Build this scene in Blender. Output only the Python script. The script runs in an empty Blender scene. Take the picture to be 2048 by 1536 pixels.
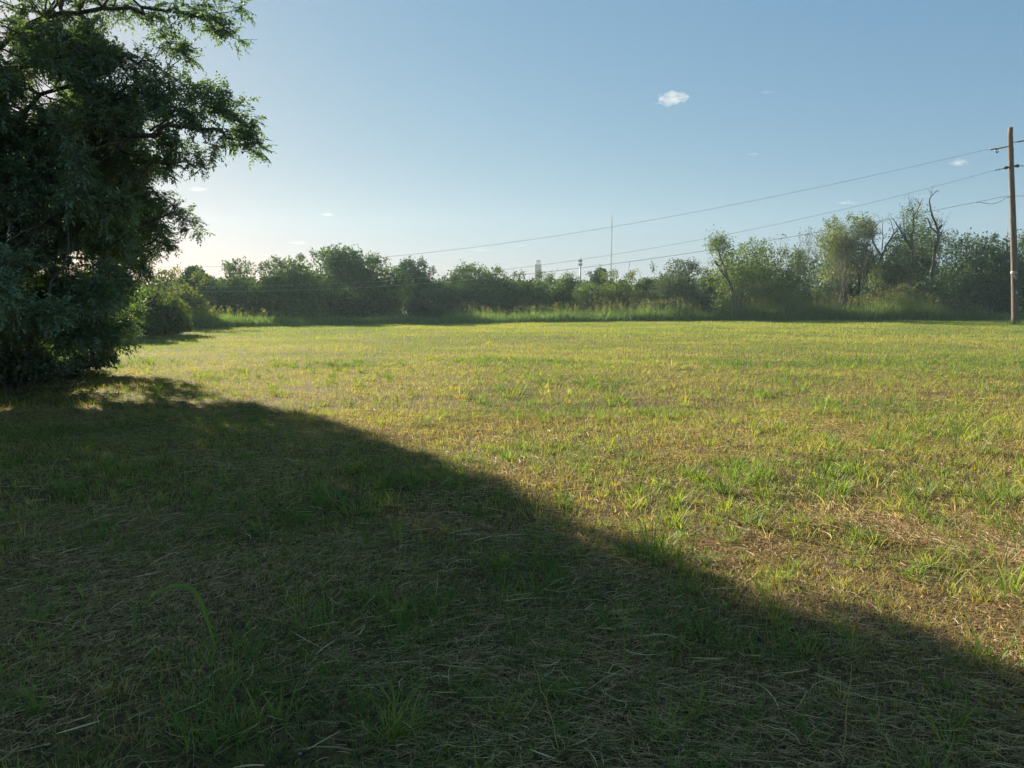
import bpy, math, random
import numpy as np
from mathutils import Vector, Matrix

R = math.radians
rng = np.random.default_rng(7)
random.seed(7)
SC = bpy.context.scene
COL = SC.collection

# ------------------------------------------------------------------ camera
F = 1538.0            # focal length in pixels of the 2048 px wide photograph
PITCH = R(6.34)
CAMZ = 1.6
cam_d = bpy.data.cameras.new('camera')
cam_d.sensor_width = 36.0
cam_d.lens = F / 2048 * 36.0
cam_d.clip_start = 0.05
cam_d.clip_end = 20000
cam = bpy.data.objects.new('camera', cam_d)
cam.location = (0, 0, CAMZ)
cam.rotation_euler = (R(90) - PITCH, 0, 0)
COL.objects.link(cam)
SC.camera = cam

# ------------------------------------------------------------------ sky, sun, exposure
SUN_AZ = R(-37.0)      # left of the view direction (+Y)
SUN_EL = R(18.0)
world = bpy.data.worlds.new('World')
SC.world = world
world.use_nodes = True
wn = world.node_tree.nodes
wl = world.node_tree.links
wn.clear()
wo = wn.new('ShaderNodeOutputWorld')
wb = wn.new('ShaderNodeBackground')
sky = wn.new('ShaderNodeTexSky')
sky.sky_type = 'NISHITA'
sky.sun_disc = False
sky.sun_elevation = SUN_EL
sky.sun_rotation = SUN_AZ
sky.air_density = 1.0
sky.dust_density = 0.35
sky.ozone_density = 1.0
wb.inputs['Strength'].default_value = 0.055
sep = wn.new('ShaderNodeSeparateColor'); comb = wn.new('ShaderNodeCombineColor')   # soft highlights of a phone's exposure
wl.new(sky.outputs[0], sep.inputs[0])
def wmath(op, a, b):
    n_ = wn.new('ShaderNodeMath'); n_.operation = op
    for i_, q in enumerate((a, b)):
        if hasattr(q, 'links'): wl.new(q, n_.inputs[i_])
        else: n_.inputs[i_].default_value = q
    return n_.outputs[0]
cr, cg, cb = sep.outputs[0], sep.outputs[1], sep.outputs[2]
wl.new(wmath('ADD', wmath('MULTIPLY', wmath('POWER', cr, 0.86), 0.355), 0.24), comb.inputs[0])
wl.new(wmath('MULTIPLY', wmath('POWER', cg, 0.47), 1.02), comb.inputs[1])
wl.new(wmath('MINIMUM', wmath('MULTIPLY', wmath('POWER', cb, 0.27), 1.80), wmath('MULTIPLY', cb, 0.62)), comb.inputs[2])
wl.new(comb.outputs[0], wb.inputs[0])
wl.new(wb.outputs[0], wo.inputs[0])

SUNV = Vector((math.sin(SUN_AZ) * math.cos(SUN_EL), math.cos(SUN_AZ) * math.cos(SUN_EL), math.sin(SUN_EL)))
sl = bpy.data.lights.new('sun', 'SUN')
sl.energy = 5.0
sl.angle = R(0.6)
sl.color = (1.0, 0.86, 0.66)
so = bpy.data.objects.new('sun', sl)
so.rotation_euler = (-SUNV).to_track_quat('-Z', 'Y').to_euler()
so.location = (-30, 40, 30)
COL.objects.link(so)

SC.view_settings.view_transform = 'Standard'
SC.view_settings.look = 'None'
SC.view_settings.gamma = 1.0
SC.view_settings.exposure = 1.85
SC.render.engine = 'CYCLES'
SC.cycles.max_bounces = 6
SC.cycles.diffuse_bounces = 3
SC.cycles.transmission_bounces = 4
SC.cycles.volume_bounces = 1
SC.cycles.transparent_max_bounces = 8
SC.cycles.sample_clamp_indirect = 5.0
SC.cycles.use_denoising = True
SC.cycles.volume_step_rate = 1.0

# ------------------------------------------------------------------ geometry helpers
CP, SP = math.cos(PITCH), math.sin(PITCH)

def P(px, py, Y):
    """world point at forward distance Y seen at photo pixel (px, py)"""
    x = (px - 1024) / F
    y = (768 - py) / F
    d = np.array([x, CP + y * SP, y * CP - SP])
    return np.array([0, 0, CAMZ]) + d * (Y / d[1])

def G(px, py):
    """point of the flat ground seen at a photo pixel"""
    x = (px - 1024) / F
    y = (768 - py) / F
    d = np.array([x, CP + y * SP, y * CP - SP])
    return np.array([0, 0, CAMZ]) + d * (CAMZ / -d[2])

def proj(p):
    p = np.asarray(p)
    X, Y, Z = p[..., 0], p[..., 1], p[..., 2] - CAMZ
    f = Y * CP - Z * SP
    u = Y * SP + Z * CP
    f = np.maximum(f, 0.01)
    return 1024 + X / f * F, 768 - u / f * F

def hash2(ix, iy, s):
    h = (ix.astype(np.int64) * 374761393 + iy.astype(np.int64) * 668265263 + s * 1442695041) & 0x7fffffff
    h = ((h ^ (h >> 13)) * 1274126177) & 0x7fffffff
    return ((h ^ (h >> 16)) & 0xffff) / 65535.0

def vnoise(x, y, scale, seed=0, octaves=3):
    out = np.zeros_like(x, dtype=float); amp = 1.0; tot = 0
    for o in range(octaves):
        xs, ys = x * scale, y * scale
        ix, iy = np.floor(xs), np.floor(ys)
        fx, fy = xs - ix, ys - iy
        fx = fx * fx * (3 - 2 * fx); fy = fy * fy * (3 - 2 * fy)
        a = hash2(ix, iy, seed + o); b = hash2(ix + 1, iy, seed + o)
        c = hash2(ix, iy + 1, seed + o); d = hash2(ix + 1, iy + 1, seed + o)
        out += amp * ((a * (1 - fx) + b * fx) * (1 - fy) + (c * (1 - fx) + d * fx) * fy)
        tot += amp; amp *= 0.5; scale *= 2.07
    return out / tot

def unit(v):
    return v / np.maximum(np.linalg.norm(v, axis=-1, keepdims=True), 1e-9)

def terrain(x, y):
    """height of the ground: nearly flat, small lumps"""
    return (vnoise(x, y, 0.9, 11, 2) - 0.5) * 0.05 + (vnoise(x, y, 0.12, 12, 2) - 0.5) * 0.12

class Geo:
    """collects vertices, faces and a tint per vertex, builds ONE mesh object"""
    def __init__(s):
        s.v = []; s.f = {3: [], 4: []}; s.t = []; s.n = 0
    def add(s, V, faces, tint):
        V = np.asarray(V, dtype=np.float32).reshape(-1, 3)
        tint = np.broadcast_to(np.asarray(tint, dtype=np.float32), (len(V),))
        for fa in faces:
            fa = np.asarray(fa, dtype=np.int64)
            if len(fa): s.f[fa.shape[1]].append(fa + s.n)
        s.v.append(V); s.t.append(tint); s.n += len(V)
    def build(s, name, mat, parent=None, smooth=False):
        me = bpy.data.meshes.new(name)
        V = np.concatenate(s.v)
        me.vertices.add(len(V)); me.vertices.foreach_set('co', V.ravel())
        f3 = np.concatenate(s.f[3]) if s.f[3] else np.zeros((0, 3), int)
        f4 = np.concatenate(s.f[4]) if s.f[4] else np.zeros((0, 4), int)
        loops = np.concatenate([f3.ravel(), f4.ravel()]).astype(np.int32)
        starts = np.concatenate([np.arange(len(f3)) * 3, len(f3) * 3 + np.arange(len(f4)) * 4]).astype(np.int32)
        me.loops.add(len(loops)); me.loops.foreach_set('vertex_index', loops)
        me.polygons.add(len(starts)); me.polygons.foreach_set('loop_start', starts)
        me.polygons.foreach_set('use_smooth', np.full(len(starts), smooth, dtype=bool))
        a = me.attributes.new('tint', 'FLOAT', 'POINT')
        a.data.foreach_set('value', np.concatenate(s.t).astype(np.float32))
        me.update(calc_edges=True)
        me.materials.append(mat)
        o = bpy.data.objects.new(name, me)
        COL.objects.link(o)
        if parent is not None: o.parent = parent
        return o

def tag(o, label=None, cat=None, group=None, kind=None):
    if label: o['label'] = label
    if cat: o['category'] = cat
    if group: o['group'] = group
    if kind: o['kind'] = kind
    return o

def empty(name, loc=(0, 0, 0)):
    o = bpy.data.objects.new(name, None)
    o.empty_display_size = 0.3
    COL.objects.link(o)
    o.location = loc
    return o

def reparent_at(o, root):
    """child mesh was built in world coordinates: keep it there"""
    o.parent = root
    o.matrix_parent_inverse = Matrix.Translation(root.location).inverted()
    return o

def tube(g, pts, rad, sides=7, tint=0.5, caps=True):
    pts = np.asarray(pts, float); n = len(pts)
    rad = np.broadcast_to(np.asarray(rad, float), (n,))
    tan = unit(np.gradient(pts, axis=0))
    ref = np.array([0.31, 0.95, 0.05]) if abs(tan[0][2]) > 0.8 else np.array([0, 0, 1.0])
    a = unit(np.cross(tan, ref)); b = np.cross(tan, a)
    th = np.arange(sides) / sides * 2 * math.pi
    V = pts[:, None] + (a[:, None] * np.cos(th)[None, :, None] + b[:, None] * np.sin(th)[None, :, None]) * rad[:, None, None]
    i = np.arange(n - 1)[:, None] * sides; j = np.arange(sides)[None]; j2 = (j + 1) % sides
    q = np.stack([i + j, i + j2, i + sides + j2, i + sides + j], -1).reshape(-1, 4)
    fs = [q]
    V = V.reshape(-1, 3)
    if caps:
        V = np.concatenate([V, pts[:1], pts[-1:]])
        k = n * sides
        jj = np.arange(sides); kk = (jj + 1) % sides
        fs.append(np.stack([np.full(sides, k), kk, jj], -1))
        fs.append(np.stack([np.full(sides, k + 1), (n - 1) * sides + jj, (n - 1) * sides + kk], -1))
    g.add(V, fs, tint)

def wiggle(p0, p1, n, amp, sag=0.0):
    p0 = np.asarray(p0, float); p1 = np.asarray(p1, float)
    t = np.linspace(0, 1, n)[:, None]
    L = np.linalg.norm(p1 - p0)
    off = rng.normal(0, 1, (n, 3)); off[0] = 0; off[-1] = 0
    off = (off + np.roll(off, 1, 0)) * 0.5; off[0] = 0; off[-1] = 0
    p = p0 + (p1 - p0) * t + off * amp * L
    p[:, 2] += sag * L * 4 * (t * (1 - t))[:, 0]
    return p

def blades(g, base, h, w, ang, lean, curl, tint, segs=3, twist=None):
    """grass blades: vectorised tapered ribbons. base (N,3); lean = outward lean, curl = bend at the tip"""
    N = len(base)
    h = np.broadcast_to(h, (N,)); w = np.broadcast_to(w, (N,))
    lean = np.broadcast_to(lean, (N,)); curl = np.broadcast_to(curl, (N,))
    d = np.stack([np.cos(ang), np.sin(ang), np.zeros(N)], -1)
    sa = ang + math.pi / 2 + (twist if twist is not None else rng.normal(0, 0.5, N))
    s = np.stack([np.cos(sa), np.sin(sa), np.zeros(N)], -1)
    rows = []
    for k in range(segs + 1):
        t = k / segs
        c = base + d * (h * (lean * t + curl * t * t))[:, None]
        c[:, 2] += h * (t - 0.55 * curl * t * t * t)
        wk = w * (1 - t ** 1.6) * (0.75 + 0.5 * math.sin(t * math.pi)) * 0.5
        if k < segs:
            rows.append(c - s * wk[:, None]); rows.append(c + s * wk[:, None])
        else:
            rows.append(c)
    V = np.stack(rows, 1)                       # N, 2*segs+1, 3
    m = 2 * segs + 1
    b = (np.arange(N) * m)[:, None]
    fs = []
    for k in range(segs - 1):
        fs.append(b + np.array([[2 * k, 2 * k + 1, 2 * k + 3, 2 * k + 2]]))
    tri = b + np.array([[2 * segs - 2, 2 * segs - 1, 2 * segs]])
    q = np.concatenate(fs) if fs else np.zeros((0, 4), int)
    g.add(V.reshape(-1, 3), [q, tri], np.repeat(tint, m))

def straws(g, base, L, w, ang, bend, rise, tint):
    """dead stems lying on the ground"""
    N = len(base); segs = 3
    rows = []
    side = rng.uniform(-0.9, 0.9, N)
    for k in range(segs + 1):
        t = k / segs
        a = ang + bend * (t - 0.5)
        d = np.stack([np.cos(a), np.sin(a), np.zeros(N)], -1)
        c = base + d * (L * (t - 0.5))[:, None]
        c[:, 2] += rise * L * t + 0.12 * L * np.abs(bend) * math.sin(t * math.pi) * 0.5
        n = np.stack([-np.sin(a) * np.cos(side), np.cos(a) * np.cos(side), np.sin(side)], -1)
        wk = (w * (0.5 if k in (0, segs) else 1.0) * 0.5)[:, None]
        rows.append(c - n * wk); rows.append(c + n * wk)
    V = np.stack(rows, 1); m = 2 * (segs + 1)
    b = (np.arange(N) * m)[:, None]
    q = np.concatenate([b + np.array([[2 * k, 2 * k + 1, 2 * k + 3, 2 * k + 2]]) for k in range(segs)])
    g.add(V.reshape(-1, 3), [q], np.repeat(tint, m))

def leaf_quads(g, pos, nrm_dir, size, tint, aspect=0.55, face=None):
    """simple leaves: pointed quads at pos, long axis nrm_dir"""
    N = len(pos)
    d = unit(nrm_dir)
    s = unit(np.cross(d, unit(rng.normal(0, 1, (N, 3))) if face is None else unit(face + rng.normal(0, 0.45, (N, 3)))))
    size = np.broadcast_to(size, (N,))[:, None]
    V = np.stack([pos, pos + d * size * 0.45 + s * size * aspect * 0.5,
                  pos + d * size, pos + d * size * 0.45 - s * size * aspect * 0.5], 1)
    b = (np.arange(N) * 4)[:, None]
    g.add(V.reshape(-1, 3), [b + np.array([[0, 1, 2, 3]])], np.repeat(tint, 4))

def pinnate(g, pos, d, L, tint, pairs=5, ll=0.078, lw=0.036, droop=0.12):
    """compound leaves: a rachis with pairs of narrow drooping leaflets"""
    N = len(pos); d = unit(d); L = np.broadcast_to(L, (N,))
    up = np.array([0, 0, 1.0])
    s = unit(np.cross(d, up) + rng.normal(0, 0.25, (N, 3)))
    dl = rng.normal(droop, 0.12, N)
    def pt(t):
        p = pos + d * (L * t)[:, None]
        p[:, 2] -= dl * L * t * t
        return p
    # rachis ribbon
    a, m_, e = pt(0.0), pt(0.5), pt(1.0)
    u = np.cross(d, s); wd = 0.003
    V = np.stack([a - u * wd, a + u * wd, m_ + u * wd, m_ - u * wd, e], 1)
    b = (np.arange(N) * 5)[:, None]
    g.add(V.reshape(-1, 3), [b + np.array([[0, 1, 2, 3]]), b + np.array([[3, 2, 4]])], np.repeat(tint, 5))
    for k in range(pairs + 1):
        t = 0.22 + 0.78 * k / pairs
        p = pt(t)
        size = ll * (0.62 + 0.5 * math.sin(t * 2.4))
        for sg in ((-1, 1) if k < pairs else (0,)):
            dd = unit(s * sg * 1.0 + d * (0.5 + (sg == 0) * 0.6) + np.array([0, 0, -0.25]) + rng.normal(0, 0.28, (N, 3)))
            n = unit(np.cross(dd, unit(u + rng.normal(0, 0.35, (N, 3)))))
            sz = (size * rng.uniform(0.8, 1.15, N) * (L / 0.3))[:, None]
            w_ = sz * (lw / ll) * 0.5
            tip = p + dd * sz; tip[:, 2] -= 0.15 * sz[:, 0]
            mid = p + dd * sz * 0.42
            V = np.stack([p, mid + n * w_, tip, mid - n * w_], 1)
            b = (np.arange(N) * 4)[:, None]
            g.add(V.reshape(-1, 3), [b + np.array([[0, 1, 2, 3]])], np.repeat(tint + rng.normal(0, 0.06, N), 4))

# ------------------------------------------------------------------ materials
def nodes_of(name):
    m = bpy.data.materials.new(name); m.use_nodes = True
    nt = m.node_tree; nt.nodes.clear()
    out = nt.nodes.new('ShaderNodeOutputMaterial')
    return m, nt, out

def ramp(nt, stops):
    r = nt.nodes.new('ShaderNodeValToRGB')
    el = r.color_ramp.elements
    while len(el) < len(stops): el.new(0.5)
    for e, (p, c) in zip(el, stops):
        e.position = p; e.color = (*c, 1)
    return r

def leafmat(name, stops, trans=0.45, gloss=0.06, rough=0.45, tcol=(1.0, 1.15, 0.5), noise=None):
    """foliage: diffuse + translucent + a little gloss; colour from the 'tint' attribute"""
    m, nt, out = nodes_of(name)
    at = nt.nodes.new('ShaderNodeAttribute'); at.attribute_name = 'tint'
    rp = ramp(nt, stops)
    nt.links.new(at.outputs['Fac'], rp.inputs[0])
    di = nt.nodes.new('ShaderNodeBsdfDiffuse')
    tr = nt.nodes.new('ShaderNodeBsdfTranslucent')
    gl = nt.nodes.new('ShaderNodeBsdfGlossy'); gl.inputs['Roughness'].default_value = rough
    gl.inputs['Color'].default_value = (0.9, 0.95, 1, 1)
    mu = nt.nodes.new('ShaderNodeMix'); mu.data_type = 'RGBA'; mu.blend_type = 'MULTIPLY'; mu.inputs['Factor'].default_value = 1
    mu.inputs['B'].default_value = (*tcol, 1)
    nt.links.new(rp.outputs[0], di.inputs[0])
    nt.links.new(rp.outputs[0], mu.inputs['A']); nt.links.new(mu.outputs['Result'], tr.inputs[0])
    m1 = nt.nodes.new('ShaderNodeMixShader'); m1.inputs[0].default_value = trans
    nt.links.new(di.outputs[0], m1.inputs[1]); nt.links.new(tr.outputs[0], m1.inputs[2])
    m2 = nt.nodes.new('ShaderNodeMixShader'); m2.inputs[0].default_value = gloss
    nt.links.new(m1.outputs[0], m2.inputs[1]); nt.links.new(gl.outputs[0], m2.inputs[2])
    nt.links.new(m2.outputs[0], out.inputs[0])
    return m

def roughmat(name, c1, c2, scale=8.0, rough=0.9, bump=0.3, stretch=(1, 1, 1), detail=6.0):
    m, nt, out = nodes_of(name)
    b = nt.nodes.new('ShaderNodeBsdfPrincipled'); b.inputs['Roughness'].default_value = rough
    tc = nt.nodes.new('ShaderNodeTexCoord'); mp = nt.nodes.new('ShaderNodeMapping')
    mp.inputs['Scale'].default_value = stretch
    nt.links.new(tc.outputs['Object'], mp.inputs[0])
    no = nt.nodes.new('ShaderNodeTexNoise'); no.inputs['Scale'].default_value = scale; no.inputs['Detail'].default_value = detail
    nt.links.new(mp.outputs[0], no.inputs['Vector'])
    rp = ramp(nt, [(0.3, c1), (0.7, c2)])
    nt.links.new(no.outputs[0], rp.inputs[0]); nt.links.new(rp.outputs[0], b.inputs['Base Color'])
    bp = nt.nodes.new('ShaderNodeBump'); bp.inputs['Strength'].default_value = bump; bp.inputs['Distance'].default_value = 0.02
    nt.links.new(no.outputs[0], bp.inputs['Height']); nt.links.new(bp.outputs[0], b.inputs['Normal'])
    nt.links.new(b.outputs[0], out.inputs[0])
    return m

M = {}
# mown grass: 0 = deep green, .35 = mid green, .6 = yellow green, 0.8 = straw, 1 = red brown dead
M['grass'] = leafmat('grass_blades', [(0.0, (0.07, 0.145, 0.045)), (0.3, (0.15, 0.25, 0.055)), (0.55, (0.33, 0.37, 0.095)),
                                       (0.78, (0.53, 0.43, 0.20)), (1.0, (0.30, 0.17, 0.09))], trans=0.48, gloss=0.022, rough=0.55, tcol=(1.15, 1.15, 0.45))
M['straw'] = leafmat('straw', [(0.0, (0.10, 0.062, 0.035)), (0.5, (0.48, 0.33, 0.185)), (1.0, (0.78, 0.62, 0.42))],
                     trans=0.2, gloss=0.03, rough=0.5, tcol=(1.1, 0.9, 0.6))
M['tall'] = leafmat('tall_grass_blades', [(0.0, (0.08, 0.15, 0.06)), (0.5, (0.18, 0.27, 0.10)), (0.75, (0.27, 0.29, 0.12)), (1.0, (0.19, 0.13, 0.09))], trans=0.5, gloss=0.02)
M['pecan'] = leafmat('pecan_leaves', [(0.0, (0.085, 0.135, 0.07)), (0.5, (0.125, 0.185, 0.085)), (1.0, (0.18, 0.24, 0.09))], trans=0.45, gloss=0.09, rough=0.5)
M['leaf_dark'] = leafmat('dark_leaves', [(0.0, (0.03, 0.065, 0.035)), (0.5, (0.06, 0.11, 0.045)), (1.0, (0.11, 0.17, 0.055))], trans=0.25, gloss=0.03, rough=0.6)
M['leaf_mid'] = leafmat('mid_leaves', [(0.0, (0.045, 0.09, 0.035)), (0.5, (0.105, 0.16, 0.045)), (1.0, (0.21, 0.26, 0.065))], trans=0.3, gloss=0.03, rough=0.6)
M['leaf_yellow'] = leafmat('yellow_green_leaves', [(0.0, (0.07, 0.10, 0.03)), (0.5, (0.14, 0.17, 0.05)), (1.0, (0.26, 0.25, 0.08))], trans=0.4, gloss=0.03, rough=0.6)
M['leaf_grey'] = leafmat('grey_green_leaves', [(0.0, (0.06, 0.085, 0.05)), (0.5, (0.11, 0.14, 0.075)), (1.0, (0.19, 0.21, 0.11))], trans=0.3, gloss=0.03, rough=0.6)
M['bark'] = roughmat('bark', (0.04, 0.034, 0.028), (0.11, 0.09, 0.072), 14, stretch=(1, 1, 0.3))
M['deadwood'] = roughmat('dead_wood', (0.05, 0.045, 0.04), (0.13, 0.115, 0.10), 10, stretch=(1, 1, 0.3))
M['pole'] = roughmat('weathered_pole_wood', (0.045, 0.037, 0.031), (0.19, 0.15, 0.12), 6, stretch=(4, 4, 0.12), bump=0.5)
M['metal'] = roughmat('dark_metal', (0.05, 0.055, 0.06), (0.10, 0.105, 0.11), 20, rough=0.5, bump=0.0)
M['insul'] = roughmat('glazed_insulator', (0.04, 0.045, 0.05), (0.08, 0.08, 0.085), 20, rough=0.3, bump=0.0)
M['cable'] = roughmat('cable', (0.22, 0.22, 0.215), (0.3, 0.3, 0.29), 5, rough=0.5, bump=0.0)
M['tape'] = roughmat('white_cloth', (0.3, 0.29, 0.27), (0.5, 0.49, 0.46), 20, bump=0.2)
M['concrete'] = roughmat('pale_concrete', (0.42, 0.40, 0.36), (0.55, 0.53, 0.48), 0.6, bump=0.1)
M['darkopen'] = roughmat('dark_opening', (0.05, 0.05, 0.055), (0.08, 0.08, 0.085), 1.0, bump=0.0)
M['galv'] = roughmat('galvanised_steel', (0.30, 0.31, 0.32), (0.42, 0.43, 0.44), 2, rough=0.55, bump=0.0)
M['stone'] = roughmat('pale_stone', (0.22, 0.20, 0.17), (0.42, 0.40, 0.36), 40, bump=0.3)

# soil
def soilmat():
    m, nt, out = nodes_of('soil_and_thatch')
    b = nt.nodes.new('ShaderNodeBsdfPrincipled'); b.inputs['Roughness'].default_value = 0.95
    b.inputs['Specular IOR Level'].default_value = 0.1
    tc = nt.nodes.new('ShaderNodeTexCoord')
    n1 = nt.nodes.new('ShaderNodeTexNoise'); n1.inputs['Scale'].default_value = 45; n1.inputs['Detail'].default_value = 8
    n2 = nt.nodes.new('ShaderNodeTexNoise'); n2.inputs['Scale'].default_value = 90; n2.inputs['Detail'].default_value = 5
    n3 = nt.nodes.new('ShaderNodeTexNoise'); n3.inputs['Scale'].default_value = 26; n3.inputs['Detail'].default_value = 6
    for n in (n1, n2, n3): nt.links.new(tc.outputs['Object'], n.inputs['Vector'])
    r1 = ramp(nt, [(0.35, (0.025, 0.019, 0.014)), (0.65, (0.11, 0.08, 0.05))])
    r2 = ramp(nt, [(0.35, (0.10, 0.085, 0.035)), (0.65, (0.19, 0.125, 0.06))])
    nt.links.new(n1.outputs[0], r1.inputs[0]); nt.links.new(n2.outputs[0], r2.inputs[0])
    mx = nt.nodes.new('ShaderNodeMix'); mx.data_type = 'RGBA'
    r3 = ramp(nt, [(0.42, (0, 0, 0)), (0.62, (1, 1, 1))])
    nt.links.new(n3.outputs[0], r3.inputs[0]); nt.links.new(r3.outputs[0], mx.inputs['Factor'])
    nt.links.new(r1.outputs[0], mx.inputs['A']); nt.links.new(r2.outputs[0], mx.inputs['B'])
    nt.links.new(mx.outputs['Result'], b.inputs['Base Color'])
    bp = nt.nodes.new('ShaderNodeBump'); bp.inputs['Strength'].default_value = 0.7; bp.inputs['Distance'].default_value = 0.03
    nt.links.new(n1.outputs[0], bp.inputs['Height']); nt.links.new(bp.outputs[0], b.inputs['Normal'])
    nt.links.new(b.outputs[0], out.inputs[0])
    return m
M['soil'] = soilmat()

# ------------------------------------------------------------------ the ground
def make_ground():
    def axis(lim):
        a = [0.0]; s = 0.25
        while a[-1] < lim:
            a.append(a[-1] + s)
            if a[-1] > 12: s *= 1.06
        a[-1] = lim
        return np.array(a)
    ax = axis(335)
    xw = axis(415); xs = np.concatenate([-xw[:0:-1], xw]); ys = np.concatenate([-axis(60)[:0:-1], ax])
    X, Y = np.meshgrid(xs, ys)
    Z = terrain(X, Y) * np.clip(1.4 - np.hypot(X, Y) / 200, 0, 1)
    V = np.stack([X, Y, Z], -1).reshape(-1, 3)
    nx, ny = len(xs), len(ys)
    i = (np.arange(ny - 1)[:, None] * nx + np.arange(nx - 1)[None]).reshape(-1)
    g = Geo(); g.add(V, [np.stack([i, i + 1, i + nx + 1, i + nx], -1)], 0)
    tag(g.build('ground', M['soil'], smooth=True), kind='structure')
make_ground()

# edge of the mown field (forward distance as a function of X/Y slope)
EPX = np.array([-600, 150, 300, 500, 780, 1200, 1700, 2048, 2700])
EPY = np.array([690, 672, 662, 655, 648, 643, 641, 640.5, 640])
def edgeY(slope):
    px = 1024 + slope * F
    py = np.interp(px, EPX, EPY)
    y = (768 - py) / F
    return CAMZ / (SP - y * CP) * (CP + y * SP)

def sample_zone(y0, y1, dens, margin=1.6, sl=0.70):
    """uniform points in the wedge in front of the camera between two distances"""
    A = sl * (y1 ** 2 - y0 ** 2) + 2 * margin * (y1 - y0)
    n = int(A * dens * 1.0)
    W = sl * y1 + margin
    k = int(n * (2 * W * (y1 - y0)) / A)
    x = rng.uniform(-W, W, k); y = rng.uniform(y0, y1, k)
    ok = np.abs(x) < sl * y + margin
    return x[ok], y[ok]

# ------------------------------------------------------------------ mown grass
def lush(x, y):
    """0 = dry thatch, 1 = green; patches"""
    v = vnoise(x, y, 0.55, 31, 4)
    v2 = vnoise(x, y, 0.13, 35, 2)
    return np.clip((v * 0.65 + v2 * 0.35 - 0.40) * 5.0, 0, 1)

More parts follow.
